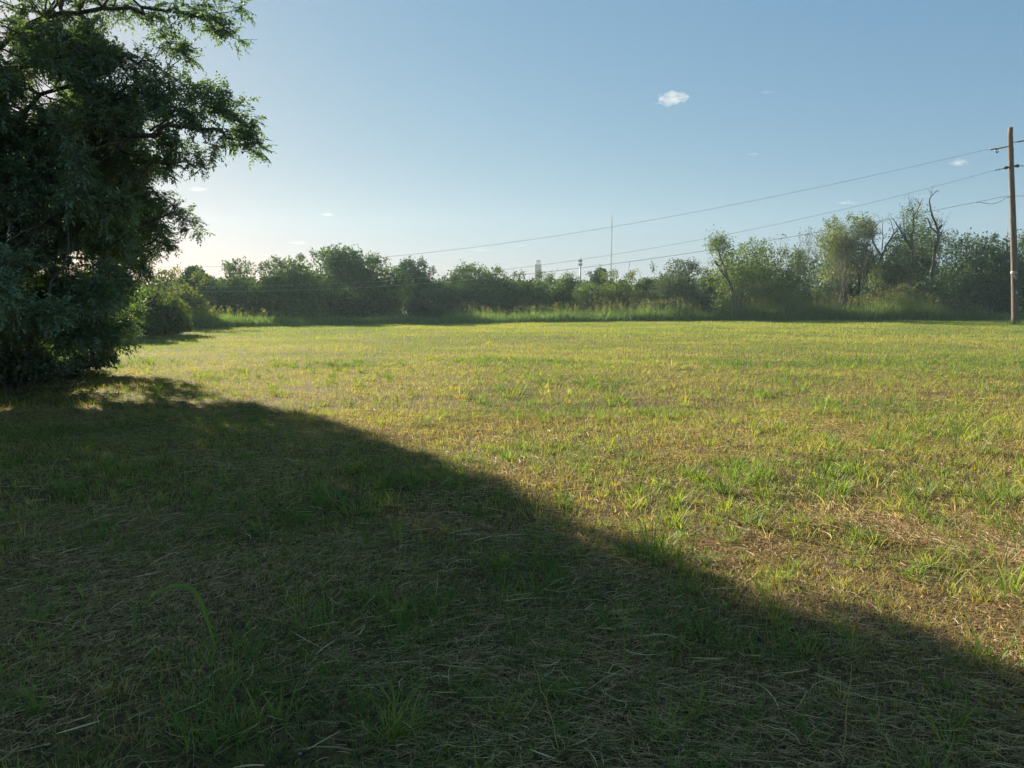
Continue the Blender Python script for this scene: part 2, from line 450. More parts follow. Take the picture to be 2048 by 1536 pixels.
def make_grass():
    g = Geo()
    # near: tufts
    for (y0, y1, dens, nb, hh, ww, segs) in ((1.0, 5.5, 60, 22, 0.07, 0.0030, 3), (5.5, 11, 36, 16, 0.08, 0.0042, 3), (11, 20, 14, 12, 0.09, 0.0080, 2)):
        x, y = sample_zone(y0, y1, dens)
        lu = lush(x, y)
        keep = rng.random(len(x)) < 0.30 + 0.7 * lu
        x, y, lu = x[keep], y[keep], lu[keep]
        # taller growth on the right
        tall = np.clip((x - 0.15 * y - 0.2) / 2.0, 0, 1) * np.clip((y - 3) / 2, 0, 1) * np.clip((13 - y) / 5, 0, 1)
        sc = rng.lognormal(0, 0.35, len(x)) * (0.75 + 0.35 * lu + 0.75 * tall * rng.random(len(x)))
        tt = np.clip(0.52 - 0.36 * lu + rng.normal(0, 0.10, len(x)), 0, 1)
        dead = rng.random(len(x)) < 0.16 * (1 - lu)
        tt[dead] = rng.uniform(0.7, 0.95, dead.sum())
        n = rng.integers(nb // 2, nb * 3 // 2, len(x))
        idx = np.repeat(np.arange(len(x)), n)
        N = len(idx)
        ang = rng.uniform(0, 2 * math.pi, N)
        rr = np.abs(rng.normal(0, 0.03, N)) * sc[idx]
        bx = x[idx] + np.cos(ang) * rr; by = y[idx] + np.sin(ang) * rr
        base = np.stack([bx, by, terrain(bx, by) - 0.005], -1)
        h = hh * sc[idx] * rng.uniform(0.45, 1.5, N)
        blades(g, base, h, ww * rng.uniform(0.6, 1.5, N) * (0.7 + 0.3 * sc[idx]), ang + rng.normal(0, 0.4, N),
               rng.uniform(0.1, 0.9, N), rng.uniform(0, 0.75, N), np.clip(tt[idx] + rng.normal(0, 0.07, N), 0, 1), segs)
    # big leafy clumps: thick in the lit right foreground, scattered elsewhere
    for (n_, x0_, x1_, y0_, y1_, hh) in ((330, 0.3, 7.5, 3.2, 9.5, 0.17), (330, -5, 4, 1.8, 7.5, 0.10), (260, -6, 14, 7, 20, 0.13)):
        x = rng.uniform(x0_, x1_, n_); y = rng.uniform(y0_, y1_, n_)
        if x0_ > 0:
            ok = (x > 0.12 * y + 0.2) & (vnoise(x, y, 0.9, 44, 2) > 0.42); x, y = x[ok], y[ok]
        sc = rng.lognormal(0, 0.3, len(x)); n = rng.integers(16, 42, len(x)); idx = np.repeat(np.arange(len(x)), n); N = len(idx)
        ang = rng.uniform(0, 6.283, N); rr = np.abs(rng.normal(0, 0.045, N)) * sc[idx]
        bx = x[idx] + np.cos(ang) * rr; by = y[idx] + np.sin(ang) * rr
        tt = np.clip(rng.uniform(0.08, 0.5, len(x))[idx] + rng.normal(0, 0.06, N), 0, 1)
        blades(g, np.stack([bx, by, terrain(bx, by) - 0.005], -1), hh * sc[idx] * rng.uniform(0.4, 1.5, N), rng.uniform(0.0035, 0.0075, N) * (0.8 + y[idx] * 0.04),
               ang + rng.normal(0, 0.5, N), rng.uniform(0.05, 0.8, N), rng.uniform(0.1, 1.0, N), tt, 4)
    # stubble everywhere
    for (y0, y1, dens, hh, ww, segs) in ((1.0, 5.5, 2600, 0.034, 0.0024, 2), (5.5, 11, 1500, 0.046, 0.0036, 2), (11, 18, 800, 0.055, 0.006, 1),
                                         (18, 30, 420, 0.062, 0.010, 1), (30, 64, 170, 0.07, 0.020, 1)):
        x, y = sample_zone(y0, y1, dens, margin=2.5)
        ok = y < edgeY(x / y) + 0.3
        x, y = x[ok], y[ok]
        lu = lush(x, y)
        thin = vnoise(x, y, 1.6, 51, 3)
        cut = np.where(y < 7, (0.55 - thin) * 2.2, (0.42 - thin) * 2.0)
        keep = rng.random(len(x)) > np.clip(cut, 0, 0.75)
        x, y, lu = x[keep], y[keep], lu[keep]
        N = len(x)
        far = np.clip((y - 12) / 25, 0, 1)
        tt = np.clip(0.51 - 0.15 * lu + rng.normal(0, 0.07, N) - 0.03 * far, 0, 1)
        dead = rng.random(N) < np.where(y < 6, 0.70 - 0.40 * lu, (0.30 - 0.20 * lu) * (1 - 0.65 * far))
        tt[dead] = rng.uniform(0.66, 1.0, dead.sum())
        hmul = 0.7 + 0.7 * vnoise(x, y, 2.5, 61, 2)
        base = np.stack([x, y, terrain(x, y) - 0.004], -1)
        blades(g, base, hh * rng.lognormal(0, 0.35, N) * hmul, ww * rng.uniform(0.6, 1.4, N), rng.uniform(0, 2 * math.pi, N),
               rng.uniform(0.0, 0.7, N), rng.uniform(0, 0.5, N), tt, segs)
    o = g.build('grass', M['grass'])
    tag(o, 'mown green and yellowing grass covering the whole field', 'grass', kind='stuff')

def make_straw():
    g = Geo()
    for (y0, y1, dens, Ls, ww) in ((1.0, 5.5, 5200, 0.06, 0.0021), (5.5, 11, 1300, 0.08, 0.0032), (11, 18, 120, 0.08, 0.0045)):
        x, y = sample_zone(y0, y1, dens)
        c = vnoise(x, y, 0.9, 71, 3)
        keep = rng.random(len(x)) < np.clip((c - 0.36) * 4.0, 0.14, 1)
        x, y = x[keep], y[keep]
        N = len(x)
        z = terrain(x, y) + 0.003 + np.minimum(rng.exponential(0.014, N), 0.05)
        flow = vnoise(x, y, 0.35, 81, 2) * 6.0
        ang = np.where(rng.random(N) < 0.45, flow + rng.normal(0, 0.35, N), rng.uniform(0, 6.28, N))
        L = Ls * rng.lognormal(0, 0.55, N)
        straws(g, np.stack([x, y, z], -1), np.minimum(L, 0.45), ww * rng.uniform(0.5, 1.5, N), ang,
               rng.normal(0, 0.8, N), rng.normal(0, 0.10, N), np.clip(rng.beta(2, 2.6, N), 0, 1))
    x, y = sample_zone(1.2, 7.5, 22); k = vnoise(x, y, 0.7, 72, 2) > 0.42; x, y = x[k], y[k]; N = len(x)
    flow = vnoise(x, y, 0.35, 81, 2) * 6.0
    straws(g, np.stack([x, y, terrain(x, y) + rng.uniform(0.015, 0.04, N)], -1), rng.uniform(0.07, 0.24, N), rng.uniform(0.002, 0.0055, N),
           np.where(rng.random(N) < .6, flow + rng.normal(0, .3, N), rng.uniform(0, 6.28, N)), rng.normal(0, 0.45, N), rng.normal(0, 0.08, N), rng.uniform(0.6, 1.0, N))
    tag(g.build('straw_litter', M['straw']), 'brown cut straw lying among the grass', 'straw', kind='stuff')

make_grass()
make_straw()

# ------------------------------------------------------------------ foreground pecan trees
NV = np.array([math.cos(SUN_AZ), -math.sin(SUN_AZ)])   # across the light: n.p <= 3.4 keeps the shadow edge where it falls
def across(p):
    p = np.asarray(p)
    return p[..., 0] * NV[0] + p[..., 1] * NV[1]

def curve_limb(g, pts, r0, r1, sides=8, sub=4):
    pts = np.asarray(pts, float)
    t = np.linspace(0, len(pts) - 1, (len(pts) - 1) * sub + 1)
    q = np.stack([np.interp(t, np.arange(len(pts)), pts[:, k]) for k in range(3)], -1)
    for _ in range(2):
        q[1:-1] = (q[:-2] + q[1:-1] * 2 + q[2:]) / 4
    L = np.linalg.norm(pts[-1] - pts[0])
    q[1:-1] += rng.normal(0, 0.006 * L, q[1:-1].shape)
    tube(g, q, np.linspace(r0, r1, len(q)), sides)
    return q

def foliate(gl, gb, blobs, hubs, holes=(), leafL=0.22, leaves_per=9, tint0=0.45, twig_r=0.006, dens=1.0, big=1.0, pairs=5):
    """blobs: (x,y,z,r,n twigs). twigs grow in each blob; one branch joins each blob to the nearest hub point"""
    AP, AD, AT = [], [], []
    hubs = np.asarray(hubs)
    for (c, r, n) in blobs:
        c = np.asarray(c, float)
        d2 = np.linalg.norm(hubs - c, axis=1) + 0.5 * np.maximum(hubs[:, 2] - c[2], 0)
        hpt = hubs[np.argmin(d2)]
        br = wiggle(hpt, c, 7, 0.04, 0.03)
        Lb = np.linalg.norm(hpt - c)
        tube(gb, br, np.linspace(min(0.02, 0.006 + 0.006 * Lb), 0.004, 7), 5)
        tb = tint0 + rng.normal(0, 0.10)
        n = max(1, int(n * dens))
        for i in range(n):
            e = rng.normal(0, 1, 3); e /= np.linalg.norm(e)
            e[2] = e[2] * 0.8
            a = c + (hpt - c) * rng.uniform(0, 0.35) * min(1, r / max(Lb, 1e-3)) + rng.normal(0, 0.12 * r, 3)
            b = c + e * r * rng.uniform(0.55, 1.0)
            m = (a + b) / 2; m[2] += 0.12 * np.linalg.norm(b - a)
            k = leaves_per
            t = np.linspace(0.25, 1.0, k)
            pts = ((1 - t) ** 2)[:, None] * a + (2 * t * (1 - t))[:, None] * m + (t ** 2)[:, None] * b
            tw = np.stack([a, (a + 2 * m + b) / 4, b])
            tube(gb, tw, [twig_r, twig_r * 0.8, twig_r * 0.4], 3, caps=False)
            tan = unit(b - a)
            dirs = rng.normal(0, 0.7, (k, 3)) + tan * 0.9
            dirs[:, 2] -= 0.10
            AP.append(pts); AD.append(dirs); AT.append(np.full(k, tb) + rng.normal(0, 0.08, k))
    AP = np.concatenate(AP); AD = np.concatenate(AD); AT = np.concatenate(AT)
    if len(holes):
        px, py = proj(AP)
        ok = np.ones(len(AP), bool)
        for (hx, hy, hr) in holes:
            ok &= np.hypot(px - hx, (py - hy) * 1.1) > hr * rng.uniform(0.75, 1.1, len(AP))
        AP, AD, AT = AP[ok], AD[ok], AT[ok]
    N = len(AP)
    pinnate(gl, AP, AD, leafL * big * rng.uniform(0.7, 1.2, N), np.clip(AT, 0, 1), pairs=pairs)
    return N

YS = 1.18
def pecan_main():
    global rng
    rng = np.random.default_rng(21)
    gl, gb = Geo(), Geo()
    base = np.array([-10.6, 14.2, -0.1])
    trunk = curve_limb(gb, [base, base + (0.1, 0.0, 1.4), base + (0.3, -0.1, 3.0), base + (0.3, -0.3, 5.0), base + (0.6, -0.2, 7.5), base + (0.5, 0, 9.3)], 0.27, 0.05, 12)
    # root flare
    tube(gb, [base + (0, 0, -0.1), base + (0, 0, 0.15), base + (0, 0, 0.5)], [0.42, 0.34, 0.27], 12)
    B = lambda x, y, Y: P(x, y, Y * YS)
    t = lambda k: trunk[int(k * (len(trunk) - 1))]
    limbs = []
    limbs.append(curve_limb(gb, [t(.45), B(-40, 120, 11.6), B(60, 45, 11.0), B(180, 16, 10.5), B(290, 18, 10.1), B(350, 22, 9.9), B(420, 38, 9.7), B(468, 72, 9.6)], 0.0540, 0.0048))
    limbs.append(curve_limb(gb, [B(400, 33, 9.75), B(440, 26, 9.6), B(475, 20, 9.5), B(497, 5, 9.45)], 0.0060, 0.0018))
    limbs.append(curve_limb(gb, [t(.36), B(90, 330, 11.2), B(210, 285, 10.4), B(300, 262, 9.9), B(365, 250, 9.7), B(420, 262, 9.5), B(470, 280, 9.4), B(505, 295, 9.3)], 0.0600, 0.0048))
    limbs.append(curve_limb(gb, [B(300, 262, 9.9), B(340, 235, 9.8), B(390, 205, 9.6), B(440, 185, 9.5)], 0.0180, 0.0036))
    limbs.append(curve_limb(gb, [B(210, 285, 10.4), B(260, 310, 10.4), B(320, 330, 10.4), B(380, 325, 10.4)], 0.0210, 0.0036))
    limbs.append(curve_limb(gb, [t(.30), B(120, 380, 12.3), B(220, 350, 12.0), B(290, 375, 11.8), B(335, 410, 11.7), B(375, 440, 11.6)], 0.0480, 0.0042))
    limbs.append(curve_limb(gb, [B(220, 350, 12.0), B(270, 420, 12.6), B(300, 480, 12.8), B(335, 490, 12.8)], 0.0180, 0.0036))
    limbs.append(curve_limb(gb, [t(.22), B(90, 520, 13.4), B(180, 510, 13.8), B(260, 540, 13.9), B(300, 548, 13.9)], 0.0420, 0.0042))
    limbs.append(curve_limb(gb, [t(.18), B(60, 620, 13.8), B(140, 620, 14.6), B(230, 640, 15.0)], 0.0360, 0.0048))
    limbs.append(curve_limb(gb, [t(.40), B(60, 200, 11.0), B(160, 160, 10.6), B(240, 120, 10.3), B(300, 125, 10.1), B(350, 160, 9.9)], 0.0420, 0.0048))
    limbs.append(curve_limb(gb, [t(.25), B(-60, 560, 9.5), B(-10, 560, 7.6), B(25, 560, 7.1)], 0.0300, 0.0036))
    limbs.append(curve_limb(gb, [t(.15), B(-60, 640, 10.5), B(10, 628, 9.2), B(60, 625, 8.8), B(115, 622, 8.6)], 0.0240, 0.0036))
    for dx, dy, dz, k in ((-3.2, -1.5, 2.2, .4), (-2.5, 2.8, 2.0, .5), (1.2, -2.6, 2.6, .55), (1.0, 1.6, 2.0, .7), (-2.0, -2.8, 1.2, .35), (-2.8, 1.0, 2.5, .65)):
        s = t(k)
        limbs.append(curve_limb(gb, [s, s + np.array([dx, dy, dz]) * 0.5 + (0, 0, .3), s + np.array([dx, dy, dz])], 0.0480, 0.0090))
    hubs = np.concatenate([trunk[4:]] + limbs)
    bl = []
    def b(px, py, Y, r, n):
        c = P(px, py, Y * YS)
        bl.append((c, r * 0.92 / F * Y * YS, n))
    # the airy rim
    for a in ((300, 12, 10.1, 30, 6), (345, 60, 10.0, 26, 5), (355, 88, 10.0, 30, 7), (368, 112, 10.0, 22, 4), (322, 88, 10.1, 24, 4), (345, 5, 10, 26, 5),
              (400, 32, 9.8, 22, 4), (432, 26, 9.7, 20, 4), (456, 58, 9.6, 20, 5), (466, 78, 9.6, 14, 4), (430, 58, 9.7, 15, 3), (375, 28, 9.8, 18, 3),
              (395, 8, 9.8, 20, 3), (484, 12, 9.5, 14, 2), (256, 12, 10.3, 38, 9), (205, 20, 10.5, 40, 10), (150, 22, 10.7, 45, 12), (100, 20, 11.0, 48, 12), (45, 20, 11.2, 50, 12),
              (190, 70, 10.6, 32, 8), (205, 95, 10.5, 30, 8), (225, 118, 10.4, 26, 7), (280, 118, 10.2, 26, 9), (262, 165, 10.2, 42, 15), (318, 158, 10.0, 34, 12),
              (366, 168, 9.8, 28, 9), (400, 195, 9.6, 36, 12), (440, 188, 9.5, 28, 9), (462, 220, 9.4, 36, 12), (492, 248, 9.35, 28, 9), (502, 280, 9.3, 22, 8), (514, 298, 9.3, 12, 4),
              (452, 268, 9.4, 30, 8), (425, 292, 9.5, 14, 3), (380, 228, 9.7, 38, 12), (342, 205, 9.9, 42, 15), (405, 250, 9.6, 28, 6), (300, 215, 10.0, 46, 18),
              (385, 318, 10.3, 22, 6), (402, 338, 10.3, 11, 3), (350, 296, 10.3, 26, 7), (325, 268, 10.2, 36, 11), (312, 328, 10.4, 34, 11), (342, 345, 10.4, 20, 5),
              (348, 412, 11.7, 24, 7), (374, 432, 11.6, 20, 6), (386, 458, 11.6, 13, 4), (325, 395, 11.8, 20, 5), (318, 440, 12.5, 22, 6), (335, 478, 12.8, 18, 5), (347, 492, 12.8, 9, 3),
              (300, 462, 12.7, 30, 10), (295, 518, 13.9, 22, 7), (306, 545, 13.9, 14, 4), (280, 555, 13.9, 26, 9), (262, 592, 14.4, 30, 11), (285, 395, 12.0, 38, 14),
              (268, 335, 11.0, 48, 18), (250, 275, 10.6, 52, 22), (245, 222, 10.4, 50, 20), (198, 185, 10.5, 52, 20), (250, 640, 15.0, 26, 9), (205, 652, 15.0, 34, 12),
              (240, 470, 12.8, 50, 20), (230, 530, 13.4, 50, 20)):
        b(a[0], a[1], a[2], a[3], max(2, int(a[4] * 0.75)))
        if a[0] < 335 and 180 < a[1] < 480 and a[2] < 12.9: b(a[0] - 18, a[1] + 6, a[2] * 1.16, a[3], a[4])
    # leaf sprays nearest to us at the left edge of the view
    for a in ((12, 520, 7.2, 30, 7), (20, 560, 7.1, 26, 7), (8, 600, 7.4, 26, 5), (118, 622, 8.6, 22, 6), (85, 625, 8.7, 26, 7), (50, 635, 8.9, 30, 7), (-40, 560, 7.8, 60, 12), (-60, 640, 8.5, 60, 12)):
        b(*a)
    # dense body
    for px in range(-260, 260, 48):
        for py in range(90, 700, 52):
            jx, jy = rng.normal(0, 12, 2)
            if py < 280 and px < 160 and rng.random() < 0.22: continue
            dn = 0
            for Y in (rng.uniform(9.6, 11.2), rng.uniform(11.4, 14.6)):
                if px > 180 and (py < 300) and Y > 12.3: continue
                c = P(px + jx, py + jy, Y * YS)
                if across(c) > (3.6 if c[1] < 17.6 else 2.5): continue
                b(px + jx, py + jy, Y, 58, 20)
    for k in range(26):
        b(rng.uniform(-60, 190), rng.uniform(60, 480), rng.uniform(8.8, 9.9), 40, 8)
    for a in ((215, 350, 14.2, 45, 12), (250, 400, 14.0, 40, 10), (262, 450, 13.9, 36, 10), (240, 500, 14.3, 40, 12), (262, 330, 13.6, 36, 10), (285, 430, 13.6, 26, 7), (200, 560, 14.6, 45, 12), (225, 600, 14.9, 36, 10), (150, 640, 15.0, 45, 14), (60, 650, 14.6, 55, 16), (322, 470, 13.0, 24, 7), (300, 500, 13.4, 26, 7), (318, 420, 12.2, 24, 7), (272, 520, 14.0, 30, 9),
              (268, 350, 11.5, 42, 14), (262, 395, 11.7, 44, 14), (266, 440, 11.9, 40, 13), (255, 480, 12.2, 42, 13), (258, 370, 13.2, 44, 14), (250, 430, 13.3, 46, 15), (248, 490, 13.6, 46, 14), (290, 330, 11.0, 26, 8), (296, 440, 12.2, 24, 8),
              (272, 622, 14.8, 22, 7), (250, 655, 14.6, 26, 9), (222, 678, 14.4, 26, 9), (190, 690, 14.2, 30, 10), (150, 695, 14.0, 34, 11)):
        b(*a)
    gl2 = gl
    holes = ((235, 72, 34), (270, 60, 26), (300, 80, 16), (232, 142, 19), (10, 78, 24), (22, 120, 20), (60, 45, 16), (88, 172, 24), (110, 200, 16), (35, 205, 20), (70, 232, 16), (140, 105, 11), (160, 50, 14),
             (310, 118, 9), (330, 245, 13), (405, 228, 12), (370, 285, 10), (300, 300, 12), (440, 245, 9), (350, 378, 16), (325, 365, 9), (150, 265, 10), (20, 160, 11), (120, 145, 9))
    foliate(gl, gb, bl, hubs, [(a, b_, c_ * 1.15) for a, b_, c_ in holes], leaves_per=9)
    # crown above and outside the picture: it shades the near ground
    bl2 = []
    tries = 0
    while len(bl2) < 330 and tries < 20000:
        tries += 1
        c = np.array([rng.uniform(-16, -3.2), rng.uniform(8.6, 19.0), rng.uniform(1.2, 10.4)])
        q = (c - (-9.9, 13.8, 5.4)) / (5.8, 5.2, 5.2)
        if np.dot(q, q) > 1: continue
        if across(c) > (3.7 if c[1] < 17.0 else 2.2): continue
        px, py = proj(c)
        if px > -90 and py > -95: continue
        bl2.append((c, rng.uniform(0.6, 0.85), 11))
    foliate(gl, gb, bl2, hubs, (), leafL=0.42, leaves_per=6, pairs=3, twig_r=0.008)
    root = empty('pecan_tree', tuple(base + (0, 0, 0.1)))
    tag(root, 'big dark leafy pecan tree filling the left edge, its limbs reaching out over the field', 'tree')
    reparent_at(gb.build('trunk', M['bark'], smooth=True), root)
    reparent_at(gl.build('crown', M['pecan']), root)

def side_tree(base, rx, ry, zc, rz, n, label, seed_off=0):
    """a neighbour of the big tree, mostly outside the picture, that shades the ground nearest to us"""
    gl, gb = Geo(), Geo()
    base = np.array(base, float)
    top = base + (0.3, 0.2, zc + rz * 0.7)
    trunk = curve_limb(gb, [base + (0, 0, -0.1), base + (0.1, 0, 1.5), base + (0.2, 0.1, zc), top], 0.24, 0.05, 10)
    tube(gb, [base + (0, 0, -0.15), base + (0, 0, 0.15), base + (0, 0, 0.5)], [0.36, 0.3, 0.24], 10)
    hubs = trunk[3:]
    bl = []
    while len(bl) < n:
        q = rng.normal(0, 1, 3); q /= np.linalg.norm(q); q *= rng.uniform(0.35, 1) ** 0.6
        c = base + np.array([0, 0, zc]) + q * (rx, ry, rz)
        if across(c) > 3.0 or c[2] < 0.7: continue
        bl.append((c, rng.uniform(0.65, 0.9), 12))
    foliate(gl, gb, bl, hubs, (), leafL=0.42, leaves_per=6, pairs=3, twig_r=0.008)
    root = empty('pecan_tree', tuple(base))
    tag(root, label, 'tree')
    reparent_at(gb.build('trunk', M['bark'], smooth=True), root)
    reparent_at(gl.build('crown', M['pecan']), root)

pecan_main()
side_tree((-13.6, 10.2, 0), 4.2, 4.2, 4.8, 4.2, 210, 'leafy tree just outside the left edge, next to the big pecan')

# ------------------------------------------------------------------ generic trees of the far edge
def crown_leaves(gl, centre, rx, ry, rz, lobes, leaves, size, tint=0.5, airy=0.0, floor_z=0.15, droop=0.0, up=0.3, lobe_r=0.42, skirt=False):
    """leaves on the skins of many overlapping lobes; returns lobe centres"""
    centre = np.asarray(centre, float)
    cs = []
    for i in range(lobes):
        q = rng.normal(0, 1, 3); q /= np.linalg.norm(q)
        q *= rng.uniform(0.35, 0.85 + 0.25 * airy)
        if q[2] < 0: q[:2] /= max(0.45, math.sqrt(max(0.05, 1 - q[2] ** 2))) ** 0.9
        c = centre + q * (rx, ry, rz)
        if skirt and i % 5 < 2:
            a = rng.uniform(0, 6.28); k = rng.uniform(0.3, 1.0)
            c = centre + np.array([math.cos(a) * rx * k, math.sin(a) * ry * k, -rz * rng.uniform(0.45, 1.0)])
        cs.append(c)
    cs = np.array(cs)
    lr = lobe_r * rng.uniform(0.55, 1.25, lobes) * min(1.0, 1.0)
    per = max(20, leaves // lobes)
    for c, r in zip(cs, lr):
        n = int(per * (r / lobe_r) ** 1.4)
        e = unit(rng.normal(0, 1, (n, 3)))
        rad = np.where(rng.random(n) < 0.25, rng.uniform(0.1, 0.8, n), np.clip(rng.normal(0.9, 0.12, n), 0.5, 1.3))
        sub = 0.72 + 0.42 * vnoise(e[:, 0] * 3 + c[0], e[:, 1] * 3 + e[:, 2] * 4 + c[2], 1.6, 5, 2)
        p = c + e * (rad * sub)[:, None] * np.array([r * rx, r * rx, r * (0.6 * rz + 0.4 * rx)])
        p[:, 2] = np.maximum(p[:, 2], floor_z + rng.uniform(0, 0.3, n))
        d = e * 0.6 + rng.normal(0, 0.7, (n, 3)); d[:, 2] += up - droop
        tl = tint + rng.normal(0, 0.13)
        leaf_quads(gl, p, d, size * 1.2 * rng.uniform(0.6, 1.4, n), np.clip(tl + rng.normal(0, 0.12, n), 0, 1), aspect=0.62 - 0.3 * min(1, droop), face=e + (0, 0, 0.35))
    return cs

def branchy(gb, start, d, L, r, depth, spread=0.55, tips=None, lift=0.15, split=(2, 3)):
    """bare recursive branches"""
    d = unit(np.asarray(d, float)); start = np.asarray(start, float)
    end = start + d * L
    p = wiggle(start, end, 5, 0.045)
    tube(gb, p, np.linspace(r, r * 0.62, 5), 5 if depth > 1 else 4, caps=False)
    if tips is not None: tips.append(end)
    if depth == 0: return
    for k in range(rng.integers(split[0], split[1] + 1)):
        nd = d + rng.normal(0, spread, 3); nd[2] += lift
        s = p[-1] if k == 0 else p[rng.integers(2, 5)]
        branchy(gb, s, nd, L * rng.uniform(0.55, 0.82), r * 0.58, depth - 1, spread, tips, lift, split)

def edge_tree(name, cat, label, px, ytop, wpx, Y, mat, base_frac=0.1, lobes=26, leaves=6000, size=0.16, tint=0.5, airy=0.2,
              depth=None, droop=0.0, twigs=0, sprigs=0, group='trees along the far edge of the field', bark='bark', lobe_r=0.46):
    gl, gb = Geo(), Geo()
    if Y > 45: Y = edgeY((px - 1024) / F) + 4.0 + (Y - 49) * 0.9
    leaves = int(leaves * 2.3); wpx = wpx * 1.1
    top = P(px, ytop, Y)
    H = top[2]
    rx = wpx / 2 / F * Y
    ry = rx if depth is None else depth
    x0 = top[0]
    base = np.array([x0, Y, 0.0])
    zb = H * base_frac
    zc = (H + zb) / 2; rz = (H - zb) / 2
    cs = crown_leaves(gl, (x0, Y, zc), rx * 0.92, ry * 0.92, rz * 0.90, lobes, leaves, size, tint, airy, droop=droop, lobe_r=lobe_r, skirt=base_frac < 0.1)
    nst = 2 + int(rx > 2)
    for k in range(nst):
        b0 = base + np.array([rng.normal(0, 0.25), rng.normal(0, 0.25), -0.1])
        e = np.array([x0 + rng.normal(0, rx * 0.35), Y + rng.normal(0, rx * 0.3), H * 0.72])
        st = wiggle(b0, e, 7, 0.04)
        tube(gb, st, np.linspace(0.05 + 0.018 * H, 0.03, 7), 7)
        for c in cs[k::nst]:
            if rng.random() < 0.75:
                s = st[rng.integers(2, 6)]
                tube(gb, wiggle(s, c, 5, 0.05, 0.04), np.linspace(0.035, 0.012, 5), 4, caps=False)
    # sprigs poking out of the top: thin shoots with leaves
    for k in range(sprigs):
        u_ = rng.uniform(-1, 1) * 0.8
        a = np.array([x0 + u_ * rx, Y + rng.normal(0, rx * 0.2), zc + rz * 0.78 * math.sqrt(1 - u_ * u_)])
        e = a + (rng.normal(0, 0.2) + 0.3 * u_, rng.normal(0, 0.2), rng.uniform(0.3, 0.7) * (1 if H < 7 else 1.3))
        tube(gb, wiggle(a, e, 4, 0.05), [0.02, 0.017, 0.013, 0.008], 4, caps=False)
        n = 90
        tt = rng.uniform(0.15, 1.1, n)
        p = a + (e - a) * tt[:, None] + rng.normal(0, 0.13, (n, 3))
        leaf_quads(gl, p, rng.normal(0, 1, (n, 3)), size * rng.uniform(0.6, 1.2, n), np.clip(tint + rng.normal(0, 0.15, n), 0, 1))
    for k in range(twigs):
        u_ = rng.uniform(-1, 1) * 0.75
        a = np.array([x0 + u_ * rx, Y + rng.normal(0, rx * 0.2), zc + rz * 0.8 * math.sqrt(1 - u_ * u_)])
        branchy(gb, a, (rng.normal(0, 0.25), 0, 1), rng.uniform(0.35, 0.7), 0.018, 2, 0.35)
    root = empty(name, tuple(base))
    tag(root, label, cat, group)
    reparent_at(gb.build('trunk', M[bark], smooth=True), root)
    reparent_at(gl.build('crown', M[mat]), root)
    return root

